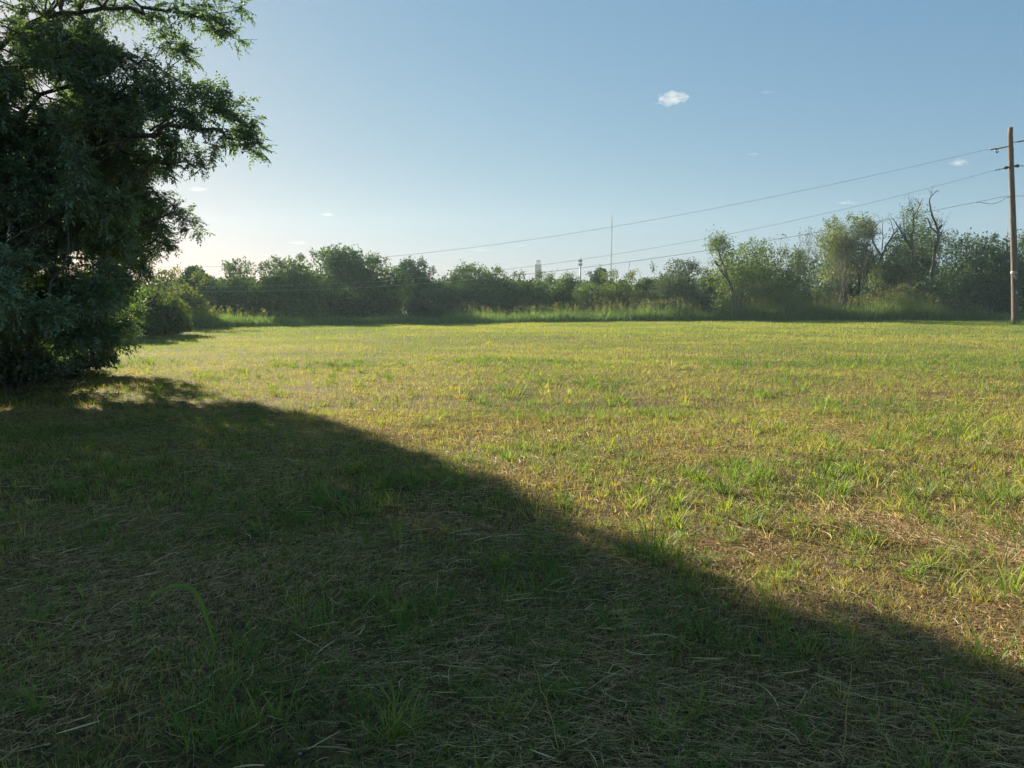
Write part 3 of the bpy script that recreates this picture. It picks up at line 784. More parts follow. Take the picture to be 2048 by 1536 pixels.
ET = edge_tree
def far_trees():
    ET('shrub', 'shrub', 'yellow-green shrub just right of the big pecan at the far edge', 345, 548, 130, 50, 'leaf_yellow', 0.02, 26, 7000, 0.13, 0.5, sprigs=6)
    ET('tree', 'tree', 'small dark round-headed tree peeping over the yellow-green shrub at far left', 388, 538, 62, 60, 'leaf_dark', 0.3, 16, 3500, 0.17, 0.25)
    ET('tree', 'tree', 'mid-green tree with a pointed top, leftmost of the far row after the yellow shrub', 462, 531, 120, 56, 'leaf_mid', 0.02, 30, 7500, 0.15, 0.4, sprigs=5)
    ET('tree', 'tree', 'broad lit green tree left of the tallest airy tree in the far row', 568, 522, 150, 54, 'leaf_mid', 0.02, 36, 9500, 0.15, 0.45, sprigs=6)
    ET('tree', 'tree', 'tallest airy-topped tree in the left half of the far row', 662, 499, 165, 58, 'leaf_mid', 0.02, 40, 10500, 0.16, 0.3, airy=0.35, sprigs=14)
    ET('tree', 'tree', 'round green tree right beside the tallest airy tree of the left half', 752, 514, 110, 58, 'leaf_mid', 0.02, 28, 7000, 0.16, 0.35, sprigs=8)
    ET('tree', 'tree', 'dark tree with a loose open top above the small round front bush', 832, 519, 82, 62, 'leaf_dark', 0.02, 24, 5000, 0.18, 0.4, airy=0.5, sprigs=12)
    ET('shrub', 'shrub', 'small round pale bush standing in front of the far row left of centre', 848, 592, 66, 49, 'leaf_grey', 0.0, 14, 3200, 0.11, 0.1, sprigs=2)
    ET('tree', 'tree', 'low dark tree in the dip left of the building tower group', 893, 553, 90, 57, 'leaf_dark', 0.02, 22, 5200, 0.15, 0.5, sprigs=4)
    ET('tree', 'tree', 'wide domed green tree left of the pale building tower', 962, 531, 150, 60, 'leaf_mid', 0.02, 36, 9500, 0.15, 0.35, sprigs=10)
    ET('tree', 'tree', 'tree crossing in front of the foot of the pale building tower', 1068, 548, 90, 57, 'leaf_mid', 0.02, 24, 6000, 0.15, 0.45, sprigs=6)
    ET('tree', 'tree', 'small open-topped tree between the building tower and the antenna tower', 1122, 552, 66, 57, 'leaf_mid', 0.02, 18, 3800, 0.15, 0.4, airy=0.3, sprigs=5)
    ET('tree', 'tree', 'low green tree directly below the antenna tower', 1163, 568, 74, 60, 'leaf_mid', 0.02, 18, 4200, 0.14, 0.6, sprigs=3)
    ET('tree', 'tree', 'dark tree crown rising behind the yellow-green tree near the thin mast', 1203, 541, 46, 62, 'leaf_dark', 0.2, 14, 3000, 0.17, 0.3, sprigs=3)
    ET('tree', 'tree', 'bright yellow-green tree standing below the thin mast', 1236, 545, 108, 54, 'leaf_yellow', 0.02, 30, 7500, 0.14, 0.45, sprigs=7, twigs=3)
    ET('tree', 'tree', 'low dark tree between the yellow-green tree and the grey-green round tree', 1292, 563, 70, 58, 'leaf_dark', 0.02, 18, 4200, 0.16, 0.5)
    ET('tree', 'tree', 'rounded grey-green tree standing forward at centre right', 1352, 523, 125, 51, 'leaf_grey', 0.02, 34, 9500, 0.125, 0.35, airy=0.3, sprigs=10, twigs=2)
    ET('tree', 'tree', 'dark tree in the gap right of the grey-green round tree', 1418, 536, 62, 60, 'leaf_dark', 0.02, 18, 4000, 0.16, 0.4)
    ET('tree', 'tree', 'broad bright green tree left of the bare grey tree', 1510, 492, 155, 51, 'leaf_mid', 0.02, 44, 12500, 0.13, 0.7, sprigs=12, twigs=8)
    ET('tree', 'tree', 'darker green tree close behind the broad bright green tree', 1590, 500, 80, 56, 'leaf_mid', 0.02, 22, 5000, 0.15, 0.3, sprigs=4, twigs=4)
    ET('willow_tree', 'tree', 'tall pale yellowish willow-like tree with hanging foliage in the right half', 1704, 424, 122, 56, 'leaf_yellow', 0.15, 46, 10500, 0.17, 0.45, airy=0.4, droop=0.9, sprigs=4, lobe_r=0.34)
    ET('shrub', 'shrub', 'dark bushes at the foot of the pale willow-like tree', 1660, 556, 140, 56, 'leaf_dark', 0.0, 26, 6000, 0.15, 0.4)
    ET('tree', 'tree', 'olive-green rounded tree right of the pale willow-like tree', 1792, 492, 84, 51, 'leaf_yellow', 0.02, 26, 6500, 0.13, 0.15, sprigs=4)
    ET('tree', 'tree', 'dark ivy-covered tree below the forked dead branches', 1832, 450, 112, 58, 'leaf_mid', 0.05, 34, 9000, 0.16, 0.2, sprigs=6)
    ET('shrub', 'shrub', 'reddish-tinged low bush in front of the dark trees near the pole', 1852, 556, 76, 49, 'leaf_mid', 0.0, 18, 4000, 0.13, 0.35)
    ET('tree', 'tree', 'layered dark green tree left of the power pole', 1922, 476, 165, 53, 'leaf_dark', 0.02, 40, 10500, 0.17, 0.45, droop=0.35, sprigs=5, twigs=9)
    ET('tree', 'tree', 'layered dark green tree directly behind the power pole', 1998, 466, 150, 54, 'leaf_dark', 0.02, 40, 10000, 0.17, 0.4, droop=0.35, sprigs=6, twigs=4)
    ET('tree', 'tree', 'layered dark green tree cut by the right edge', 2090, 462, 150, 54, 'leaf_dark', 0.02, 36, 8000, 0.17, 0.4, droop=0.35, sprigs=4, twigs=4)
    ET('tree', 'tree', 'dark tree filling the hollow between the building tower tree and the domed tree', 1022, 552, 84, 61, 'leaf_dark', 0.02, 22, 4500, 0.17, 0.45, sprigs=3)
    ET('tree', 'tree', 'dark tree low behind the broad lit tree and the pointed one', 514, 562, 80, 62, 'leaf_dark', 0.02, 18, 3600, 0.17, 0.4)
    # at the left, beyond the big pecan: low bushes
    lowg = 'bushes beside the far end of the big pecan'
    ET('shrub', 'shrub', 'dark bush beside the big pecan nearest the field, in its gap of shade', 212, 566, 150, 31, 'leaf_mid', 0.0, 26, 7000, 0.10, 0.3, group=lowg)
    ET('shrub', 'shrub', 'leafy bush deeper behind the big pecan by the left edge', 60, 560, 190, 33, 'leaf_mid', 0.0, 26, 7000, 0.11, 0.3, group=lowg)
    ET('shrub', 'shrub', 'sunlit bush behind the big pecan and left of the yellow-green shrub', 256, 553, 120, 32.5, 'leaf_yellow', 0.0, 18, 5000, 0.11, 0.3, group=lowg)
    ET('shrub', 'shrub', 'leafy shrub at the end of the pecan row casting a long patch of shade', 318, 562, 84, 34, 'leaf_yellow', 0.0, 18, 4500, 0.10, 0.25, group=lowg)
    ET('shrub', 'shrub', 'rough low clump of leaning green growth on the shaded grass spit', 305, 636, 70, 36, 'leaf_mid', 0.0, 14, 4200, 0.10, 0.7, group=lowg, droop=0.2)
    # understory of the big pecan
    ug = 'undergrowth under the big pecan'
    for (px, yt, w, Y, lab) in ((120, 660, 150, 16.2, 'dark undergrowth bush at the foot of the big pecan toward the sunlit strip'),
                                (20, 680, 190, 14.6, 'dark undergrowth bush at the left edge where the pecan meets the grass'),
                                (50, 640, 220, 17.6, 'dark undergrowth bush behind the pecan, beside the sunlit strip of grass'),
                                (-190, 640, 300, 15.5, 'undergrowth bush outside the left edge beneath the pecan')):
        ET('shrub', 'shrub', lab, px, yt, w, Y, 'pecan', 0.0, 22, 9000, 0.075, 0.3, group=ug)
far_trees()

# bare, dead and leaning wood in the far row
def bare_tree(name, label, pts, r0, r1, mat='deadwood', forks=(), leaves=None, cat='dead tree'):
    """pts: photo polyline (px,py,Y); forks: further polylines"""
    gb = Geo()
    W = [P(*p) for p in pts]
    W[0][2] = min(W[0][2], 0.0) - 0.05
    q = curve_limb(gb, W, r0, r1, 8)
    for (fp, a, b) in forks:
        fq = curve_limb(gb, [P(*p) for p in fp], a, b, 6)
        for k in range(4):
            i = rng.integers(len(fq) // 3, len(fq)); dd = unit(fq[-1] - fq[0]) + rng.normal(0, 0.5, 3)
            branchy(gb, fq[i], dd, rng.uniform(0.3, 0.6), 0.011, 2, 0.45, None, 0.1)
    for k in range(5):
        i = rng.integers(len(q) // 2, len(q)); branchy(gb, q[i], rng.normal(0, 0.7, 3) + (0, 0, .6), rng.uniform(0.35, 0.7), 0.013, 2, 0.45, None, 0.1)
    root = empty(name, (W[0][0], W[0][1], 0))
    tag(root, label, cat)
    reparent_at(gb.build('trunk', M[mat], smooth=True), root)
    if leaves:
        gl = Geo()
        for (px, py, Y, r, n, tnt) in leaves:
            c = P(px, py, Y); rr = r / F * Y
            p = c + rng.normal(0, 0.5, (n, 3)) * rr
            leaf_quads(gl, p, rng.normal(0, 1, (n, 3)), 0.15 * rng.uniform(0.6, 1.3, n), np.clip(tnt + rng.normal(0, .15, n), 0, 1))
        reparent_at(gl.build('crown', M['leaf_mid']), root)
    return root

Yb = 63
bare_tree('dead_tree', 'dead snag with a tall crooked spike rising above the dark trees left of the pole',
          [(1862, 645, Yb), (1864, 560, Yb), (1868, 505, Yb), (1876, 470, Yb), (1880, 452, Yb)], 0.16, 0.08,
          forks=[([(1876, 460, Yb), (1868, 440, Yb), (1861, 420, Yb), (1858, 400, Yb), (1864, 391, Yb), (1876, 380, Yb)], 0.10, 0.02),
                 ([(1876, 466, Yb), (1862, 456, Yb), (1855, 436, Yb)], 0.09, 0.03),
                 ([(1880, 455, Yb), (1884, 450, Yb)], 0.12, 0.08), ([(1870, 500, Yb), (1884, 462, Yb)], 0.10, 0.06)],
          leaves=[(1872, 445, Yb, 14, 60, .4), (1860, 465, Yb, 14, 140, .4), (1885, 480, Yb, 22, 350, .4), (1866, 495, Yb, 26, 500, .35)])
bare_tree('dead_tree', 'forked dead branches with a thin leafy top rising from the ivy-covered tree',
          [(1826, 645, 64), (1824, 540, 64), (1824, 480, 64), (1828, 440, 64), (1826, 418, 64), (1816, 406, 64)], 0.14, 0.02,
          forks=[([(1828, 430, 64), (1838, 415, 64), (1846, 395, 64)], 0.06, 0.015), ([(1824, 500, 64), (1802, 462, 64), (1786, 438, 64)], 0.10, 0.03),
                 ([(1812, 478, 64), (1808, 450, 64), (1806, 430, 64)], 0.04, 0.01), ([(1826, 420, 64), (1822, 404, 64)], 0.03, 0.01), ([(1800, 460, 64), (1812, 444, 64)], 0.03, 0.01)],
          leaves=[(1824, 428, 64, 22, 160, .4), (1838, 452, 64, 24, 260, .4), (1818, 455, 64, 24, 260, .3), (1822, 470, 64, 30, 700, .3), (1840, 430, 64, 22, 260, .5), (1850, 470, 64, 30, 600, .4), (1812, 425, 64, 16, 160, .5), (1800, 480, 64, 24, 400, .5)])
bare_tree('dead_tree', 'leafless branching tree right of the pale willow-like tree',
          [(1760, 645, 64), (1762, 540, 64), (1764, 505, 64), (1778, 485, 64), (1788, 465, 64), (1800, 455, 64)], 0.16, 0.03,
          forks=[([(1762, 510, 64), (1748, 490, 64), (1742, 468, 64), (1752, 450, 64), (1764, 442, 64)], 0.09, 0.015),
                 ([(1788, 465, 64), (1784, 450, 64), (1782, 440, 64)], 0.03, 0.01), ([(1764, 500, 64), (1766, 470, 64), (1764, 432, 64)], 0.05, 0.012), ([(1744, 470, 64), (1740, 452, 64)], 0.03, 0.01)])

def twiggy(name, label, px, ytop, Y, n, mat='deadwood', leafy=0, spread=0.28, cat='tree', wide=0.5, leafmat_='leaf_grey'):
    gb = Geo(); tips = []
    H = P(px, ytop, Y)[2]; x0 = P(px, ytop, Y)[0]
    for k in range(n):
        s = np.array([x0 + rng.normal(0, wide * 0.5), Y + rng.normal(0, 0.4), -0.05])
        branchy(gb, s, (rng.normal(0, 0.22) * wide * 2, rng.normal(0, 0.12), 1), H * rng.uniform(0.33, 0.44), 0.035, 4, spread, tips, 0.25)
    root = empty(name, (x0, Y, 0)); tag(root, label, cat)
    reparent_at(gb.build('trunk', M[mat], smooth=True), root)
    if leafy:
        gl = Geo(); T = np.array(tips); T = T[T[:, 2] > 0.4 * H]
        p = T[rng.integers(0, len(T), leafy)] + rng.normal(0, 0.16, (leafy, 3))
        leaf_quads(gl, p, rng.normal(0, 1, (leafy, 3)), 0.12 * rng.uniform(0.6, 1.3, leafy), np.clip(0.5 + rng.normal(0, .2, leafy), 0, 1))
        reparent_at(gl.build('crown', M[leafmat_]), root)
twiggy('bare_tree', 'sparse grey twiggy tree left of the pale willow-like tree', 1640, 470, 60, 6, leafy=1500, wide=1.1)
twiggy('bare_tree', 'slender bare stems standing in front of the pale willow-like tree', 1686, 462, 60, 5, wide=0.8)
twiggy('bare_tree', 'thin bare shrub stems below the leaning snag', 1452, 560, 57.5, 5, leafy=700, wide=0.9)
bare_tree('leaning_tree', 'small tilted tree with a broken leaning trunk, left of the broad bright tree',
          [(1478, 640, 60), (1462, 570, 60), (1446, 545, 60), (1430, 521, 60)], 0.14, 0.07, mat='bark', cat='tree',
          forks=[([(1456, 560, 60), (1444, 520, 60), (1436, 500, 60), (1428, 490, 60)], 0.08, 0.03), ([(1442, 512, 60), (1452, 495, 60)], 0.04, 0.02)],
          leaves=[(1432, 484, 60, 20, 500, .7), (1448, 494, 60, 20, 500, .65), (1426, 496, 60, 15, 250, .7), (1440, 478, 60, 14, 250, .7), (1455, 515, 60, 22, 500, .6), (1448, 535, 60, 20, 400, .6)])

# low dead brush at the foot of the big pecan
def dead_brush(label, px, py, spots):
    gb = Geo()
    b0 = G(px, py)
    for (qx, qy, r) in spots:
        e = P(qx, qy, b0[1] + rng.normal(0, 0.3))
        tube(gb, wiggle(b0 + (0, 0, -0.03), e, 7, 0.05, 0.05), np.linspace(r, 0.006, 7), 6)
        for k in range(6):
            s = b0 + (e - b0) * rng.uniform(0.35, 1)
            branchy(gb, s, unit(e - b0) + rng.normal(0, 0.5, 3), rng.uniform(0.2, 0.45), 0.008, 2, 0.5, None, 0.0)
    root = empty('dead_branch', (b0[0], b0[1], 0)); tag(root, label, 'dead branch', 'dead branches under the big pecan')
    reparent_at(gb.build('trunk', M['bark'], smooth=True), root)
dead_brush('dark dead branches arching up beside the sunlit strip under the pecan', 95, 752, [(150, 690, .02), (165, 735, .02), (120, 668, .018), (200, 705, .02), (140, 760, .012)])
dead_brush('low dead branches sprawled on the shaded grass below the pecan', 30, 790, [(120, 742, .02), (60, 700, .018), (140, 775, .015), (-30, 740, .02)])

# ------------------------------------------------------------------ far wood that closes the gaps, tall edge grass
def far_wood():
    gl = Geo()
    N = 90000
    px = rng.uniform(-400, 2500, N)
    Y = rng.uniform(74, 90, N)
    X = (px - 1024) / F * Y
    hmax = 2.6 + 1.6 * vnoise(px / 60.0, np.zeros(N), 1.0, 91, 3) + np.clip((px - 1350) / 260, 0, 1) * 1.6
    z = rng.random(N) ** 0.8 * hmax
    leaf_quads(gl, np.stack([X, Y, z], -1), rng.normal(0, 1, (N, 3)), 0.3 * rng.uniform(0.6, 1.4, N), np.clip(0.35 + rng.normal(0, .15, N), 0, 1), aspect=0.7)
    tag(gl.build('woods', M['leaf_dark']), 'dim continuous thicket filling in behind the far row of trees', 'woods', kind='stuff')
far_wood()

def tall_grass():
    g = Geo(); N = 60000
    px = rng.uniform(-300, 2500, N)
    # height and depth of the strip along the edge
    hx = np.array([-300, 250, 380, 500, 560, 700, 900, 1150, 1300, 1450, 1600, 1850, 1930, 2048, 2500])
    hy = np.array([.6, .55, .75, .65, .45, .5, .6, .75, 1.0, .95, 1.35, 1.4, .9, .6, .5])
    sl_ = (px - 1024) / F
    Y0 = edgeY(sl_)
    dY = np.abs(rng.normal(0, 1, N)) * 2.2
    Y = Y0 + dY + (vnoise(px / 40, px * 0, 1, 77, 2) - 0.5) * 0.8
    X = sl_ * Y0 + rng.normal(0, 0.1, N)
    h = np.interp(px, hx, hy) * (0.6 + 1.1 * vnoise(X, Y, 0.55, 78, 3)) * rng.uniform(0.25, 1.25, N) * np.clip(0.45 + dY * 0.5, 0.4, 1.0)
    tt = np.clip(0.35 + rng.normal(0, 0.16, N), 0, 1)
    ang = rng.uniform(0, 6.28, N)
    lean = rng.uniform(0.0, 0.35, N); curl = rng.uniform(0, 0.6, N)
    blades(g, np.stack([X, Y, np.full(N, -0.02)], -1), h, rng.uniform(0.02, 0.045, N), ang, lean, curl, tt, 3)
    n_ = 170; pa = G(2031, 650); a_ = rng.uniform(0, 6.28, n_); r_ = rng.uniform(0.15, 0.6, n_)
    blades(g, np.stack([pa[0] + np.cos(a_) * r_, pa[1] + np.sin(a_) * r_, np.full(n_, -.02)], -1), rng.uniform(.15, .55, n_), rng.uniform(.012, .025, n_), rng.uniform(0, 6.28, n_),
           rng.uniform(0, .5, n_), rng.uniform(0, .8, n_), np.clip(rng.normal(.4, .15, n_), 0, 1), 3)
    # seed heads: loose brownish panicles
    M_ = 2600
    k = rng.choice(N, M_, replace=False, p=(h ** 3) / (h ** 3).sum())
    hb = h[k] * 1.12
    a2 = ang[k]
    base = np.stack([X[k], Y[k], np.full(M_, -0.02)], -1)
    blades(g, base, hb, 0.014, a2, 0.08, 0.05, np.full(M_, 0.8), 2)
    tip = base + np.stack([np.cos(a2) * hb * 0.1, np.sin(a2) * hb * 0.1, hb * 0.93], -1)
    for j in range(9):
        p = tip + rng.normal(0, 1, (M_, 3)) * (0.045, 0.045, 0.10)
        leaf_quads(g, p, rng.normal(0, 0.5, (M_, 3)) + (0, 0, 0.8), 0.075 * rng.uniform(0.6, 1.3, M_), np.clip(rng.normal(0.86, 0.1, M_), 0, 1), aspect=0.4)
    tag(g.build('tall_grass', M['tall']), 'unmown tall grass with brown seed heads along the far edge of the field', 'tall grass', kind='stuff')
tall_grass()

# ------------------------------------------------------------------ power pole and lines
def box(g, c, s, tint=0.5):
    c = np.asarray(c, float); s = np.asarray(s, float) / 2
    V = c + np.array([[-1, -1, -1], [1, -1, -1], [1, 1, -1], [-1, 1, -1], [-1, -1, 1], [1, -1, 1], [1, 1, 1], [-1, 1, 1]]) * s
    g.add(V, [np.array([[0, 3, 2, 1], [4, 5, 6, 7], [0, 1, 5, 4], [1, 2, 6, 5], [2, 3, 7, 6], [3, 0, 4, 7]])], tint)

def ring_stack(g, a, b, n, r, rc, sides=10):
    """insulator string: discs on a rod between a and b"""
    a = np.asarray(a); b = np.asarray(b)
    tube(g, [a, b], [rc, rc], 6)
    for k in range(n):
        t0 = (k + 0.25) / n; t1 = (k + 0.75) / n
        p0 = a + (b - a) * t0; p1 = a + (b - a) * t1
        tube(g, [p0, p0 + (p1 - p0) * .3, p1], [rc, r, rc * 1.3], sides)

PB = G(2031, 650); YP = PB[1]
ptop = P(2021, 255, YP)
def on_pole(py):
    z = P(2025, py, YP)[2]
    t = z / ptop[2]
    return np.array([PB[0] + (ptop[0] - PB[0]) * t, YP, z])
root = empty('utility_pole', (PB[0], PB[1], 0))
tag(root, 'tall weathered wooden power pole standing at the right edge of the field', 'utility pole')
g = Geo()
n = 26
pts = np.array([PB + (ptop - PB) * t + np.array([0, 0, -0.3 if t == 0 else 0]) for t in np.linspace(0, 1, n)])
pts[1:-1, 0] += np.sin(np.linspace(0, 5, n))[1:-1] * 0.02
rr = np.interp(np.linspace(0, 1, n), [0, 0.3, 0.97, 1.0], [0.21, 0.185, 0.135, 0.125])
tube(g, pts, rr, 18)
reparent_at(g.build('shaft', M['pole'], smooth=True), root)
g = Geo()
ct = on_pole(545)
tube(g, [ct + (0, 0, -0.09), ct + (0.0, 0, -0.03), ct + (0, 0, 0.03), ct + (0, 0, 0.08)], [0.185, 0.198, 0.19, 0.186], 16)
leaf_quads(g, np.repeat(ct[None] + (-0.12, -0.17, -0.05), 4, 0), np.array([(0, -.1, -1), (-.3, -.1, -1), (.2, -.2, -1), (0.4, -.1, -.8)], float), 0.42, np.full(4, .5), aspect=0.25)
reparent_at(g.build('cloth_wrap', M['tape'], smooth=True), root)
# metal bands
for py in (301, 333, 394):
    g = Geo(); c = on_pole(py); tube(g, [c - (0, 0, .04), c + (0, 0, .04)], [0.155, 0.155], 16)
    reparent_at(g.build('bracket', M['metal']), root)

g = Geo(); gw = [PB + (ptop - PB) * t + np.array([-0.06 + 0.01 * math.sin(t * 20), -(0.205 - 0.07 * t), 0]) for t in np.linspace(0, 0.93, 20)]
tube(g, gw, 0.009, 5); reparent_at(g.build('ground_wire', M['metal']), root)
g = Geo(); c = on_pole(585) + (0.0, -0.192, 0); box(g, c, (0.10, 0.012, 0.14)); reparent_at(g.build('tag', M['galv']), root)
# line directions: towards the far left, and out of the picture to the right
LA = {1: (301, 287), 2: (333, 332), 3: (394, 390)}
def wire(label, pts, r, cat='overhead wire', grp='overhead wires on the wooden pole'):
    g = Geo(); tube(g, pts, r, 6)
    o = g.build('overhead_wire', M['cable'], smooth=True); tag(o, label, cat, grp); return o

YL = 42.0
def span(p0, ctrl):
    """smooth curve through photo points (px, py) with distance growing evenly from the pole to the far left"""
    px = np.array([c[0] for c in ctrl], float); py = np.array([c[1] for c in ctrl], float)
    # fit a cubic for the hang
    co = np.polyfit(px, py, 3)
    xs = np.linspace(px[0], px[-1], 60)
    out = [np.asarray(p0)]
    for x in xs:
        t = (2022 - x) / (2022 + 150)
        Yx = YP * YL / (YL + (YP - YL) * t) if False else YP + (YL - YP) * t
        out.append(P(x, np.polyval(co, x), Yx))
    return np.array(out)

# insulator strings
e1 = P(1980, 299, YP + 0.1); a1 = on_pole(293) + (-0.14, 0, 0)
e2 = P(1990, 341, YP + 0.1); a2 = on_pole(334) + (-0.15, 0, 0)
g = Geo(); ring_stack(g, a1 + (e1 - a1) * 0.12, e1, 14, 0.065, 0.03)
tube(g, [a1, a1 + (e1 - a1) * 0.14], [0.03, 0.03], 6)
hk = P(1994, 302, YP); tube(g, [hk + (0.05, 0, .12), hk + (-.1, 0, .02), hk + (0, 0, -.1), hk + (.1, 0, .0)], [.03, .05, .05, .03], 6)
reparent_at(g.build('insulator', M['insul'], smooth=True), root)
g = Geo(); ring_stack(g, a2 + (e2 - a2) * 0.42, e2, 3, 0.055, 0.016)
tube(g, [a2, a2 + (e2 - a2) * .12, a2 + (e2 - a2) * 0.2, a2 + (e2 - a2) * .32, a2 + (e2 - a2) * 0.42], [0.02, .09, .10, .07, 0.02], 10)
reparent_at(g.build('insulator', M['insul'], smooth=True), root)
e3 = P(2075, 277, YP - 0.6); a3 = on_pole(285) + (0.14, 0, 0)
e4 = P(2075, 331, YP - 0.6); a4 = on_pole(332) + (0.15, 0, 0)
g = Geo(); tube(g, [a3, a3 + (e3 - a3) * .2], [.02, .02], 6); ring_stack(g, a3 + (e3 - a3) * 0.15, e3, 14, 0.065, 0.03)
reparent_at(g.build('insulator', M['insul'], smooth=True), root)
g = Geo(); tube(g, [a4, a4 + (e4 - a4) * .08, a4 + (e4 - a4) * .2, a4 + (e4 - a4) * 0.25], [0.02, .09, .10, .03], 10)
ring_stack(g, a4 + (e4 - a4) * 0.28, e4, 6, 0.045, 0.016)
reparent_at(g.build('insulator', M['insul'], smooth=True), root)

W1 = [(1980, 299), (1700, 360), (1280, 440), (1010, 490), (780, 516), (560, 531), (320, 528), (-150, 500)]
W2 = [(1990, 341), (1640, 430), (1280, 494), (1010, 542), (850, 560), (600, 572), (320, 565), (-150, 535)]
W3 = [(1952, 405), (1740, 443), (1480, 488), (1280, 520), (1080, 548), (850, 571), (640, 580), (430, 577), (-150, 545)]
wire('top wire running from the pole across the sky to the left', span(e1, W1), 0.008)
wire('middle wire running left from the pole, below the top wire', span(e2, W2), 0.008)
wire('lowest wire running left from the pole, passing in front of the far trees', span(on_pole(394) + (-.15, 0, 0), [(2015, 392), (1985, 399)] + W3), 0.012)
# drooping slack loop of the lowest line
loop = [on_pole(394) + (-.15, -0.05, 0.0)] + [P(x, y, YP - 0.05) for x, y in ((2010, 396), (2003, 402), (1992, 406), (1978, 408), (1966, 405), (1952, 405))]
gq = Geo(); curve_limb(gq, loop, 0.016, 0.016, 6); o = gq.build('overhead_wire', M['cable'], smooth=True)
tag(o, 'short slack loop of cable hanging left of the pole on the lowest wire', 'overhead wire', 'overhead wires on the wooden pole')
def right_wire(label, a, px, py, r=0.013):
    b_ = P(px, py, YP - 4); t = np.linspace(0, 1, 12)[:, None]
    p = a + (b_ - a) * t; p[:, 2] -= (0.25 * (t * (1 - t)))[:, 0]
    wire(label, p, r)
right_wire('top wire leaving the pole past the right edge', e3, 2420, 215)
right_wire('middle wire leaving the pole past the right edge', e4, 2420, 300)
right_wire('lowest wire leaving the pole past the right edge', on_pole(392) + (.15, 0, 0), 2420, 375, 0.017)

# creeper at the foot of the pole
g = Geo(); gv = Geo()
for k in range(5):
    q = []
    for t in np.linspace(0, 1, 14):
        c = PB + (ptop - PB) * (t * 0.24)
        a = -0.6 + 0.5 * k * 0.4 + t * rng.uniform(0.5, 1.5)
        q.append(c + np.array([math.cos(a) * .21, -abs(math.sin(a)) * .21 + 0.02, 0]))
    tube(gv, q, 0.012, 4)
    q = np.array(q); n_ = 130; p = q[rng.integers(0, 13, n_)] + rng.normal(0, 0.05, (n_, 3)) + (0.06, 0, 0)
    leaf_quads(g, p, rng.normal(0, 1, (n_, 3)), 0.09, np.clip(rng.normal(.35, .15, n_), 0, 1))
root = empty('climbing_vine', (PB[0] + .2, PB[1] - .1, 0)); tag(root, 'dark creeper climbing the right side of the foot of the power pole', 'vine')
reparent_at(gv.build('stem', M['bark']), root); reparent_at(g.build('leaves', M['leaf_dark']), root)

# ------------------------------------------------------------------ towers on the horizon
YT = 300.0
def tower():
    xa = P(1076, 600, YT)[0]; w = 11.5 / F * YT
    zt = P(1076, 531, YT)[2]; zt2 = P(1076, 523, YT)[2]
    root = empty('tower_building', (xa, YT, 0)); tag(root, 'pale tower building with a narrow crown rising behind the far trees', 'building')
    g = Geo(); box(g, (xa, YT, zt / 2), (w, w, zt))
    for sx in (-1, 1):
        for sy in (-1, 1):
            box(g, (xa + sx * w * .47, YT + sy * w * .47, (zt + .5) / 2), (w * .14, w * .14, zt + .5))
    box(g, (xa, YT, zt - 1.0), (w * 1.08, w * 1.08, 0.25))
    reparent_at(g.build('wall', M['concrete']), root)
    for i in range(3):
        g = Geo(); box(g, (xa + (i - 1) * w * .24, YT - w / 2 - 0.02, zt - 4), (w * .10, 0.2, 4)); reparent_at(g.build('window', M['darkopen']), root)
    g = Geo(); hh = zt2 - zt
    box(g, (xa, YT, zt + 0.15), (w * .8, w * .8, 0.3))
    for sx in (-1, 0, 1):
        for sy in (-1, 0, 1):
            if sx or sy: box(g, (xa + sx * w * .26, YT + sy * w * .26, zt + .3 + hh * .4), (w * .12, w * .12, hh * .8))
    box(g, (xa, YT, zt + 0.3 + hh * .8 + .25), (w * .68, w * .68, 0.5))
    reparent_at(g.build('crown_gallery', M['concrete']), root)
    g = Geo(); a = P(1081.5, 531, YT); b = P(1081.5, 507, YT); tube(g, [a, b], [0.07, 0.03], 6)
    reparent_at(g.build('antenna', M['galv']), root)
tower()

def antenna_tower():
    Y = 230.0
    b = P(1160, 600, Y); t = P(1160, 507, Y); b[2] = 0
    root = empty('antenna_tower', tuple(b)); tag(root, 'cell antenna monopole with two rings of panels above the far trees', 'antenna tower')
    t[0] = b[0]
    g = Geo(); top = P(1160, 519, Y)[2]
    tube(g, [b, (b[0], Y, top)], [0.32, 0.22], 12)
    reparent_at(g.build('mast', M['galv'], smooth=True), root)
    g = Geo(); tube(g, [(b[0], Y, top), (b[0], Y, t[2])], [0.09, 0.04], 6); reparent_at(g.build('lightning_rod', M['galv']), root)
    for py in (521.5, 529):
        z = P(1160, py, Y)[2]
        for k in range(9):
            a = k / 9 * 6.283 + 0.3
            g = Geo(); c = np.array([b[0] + math.cos(a) * 0.5, Y + math.sin(a) * 0.5, z])
            box(g, c, (0.2, 0.2, 0.75)); tube(g, [c, (b[0], Y, z)], [0.035, 0.035], 5)
            reparent_at(g.build('antenna_panel', M['metal']), root)
antenna_tower()

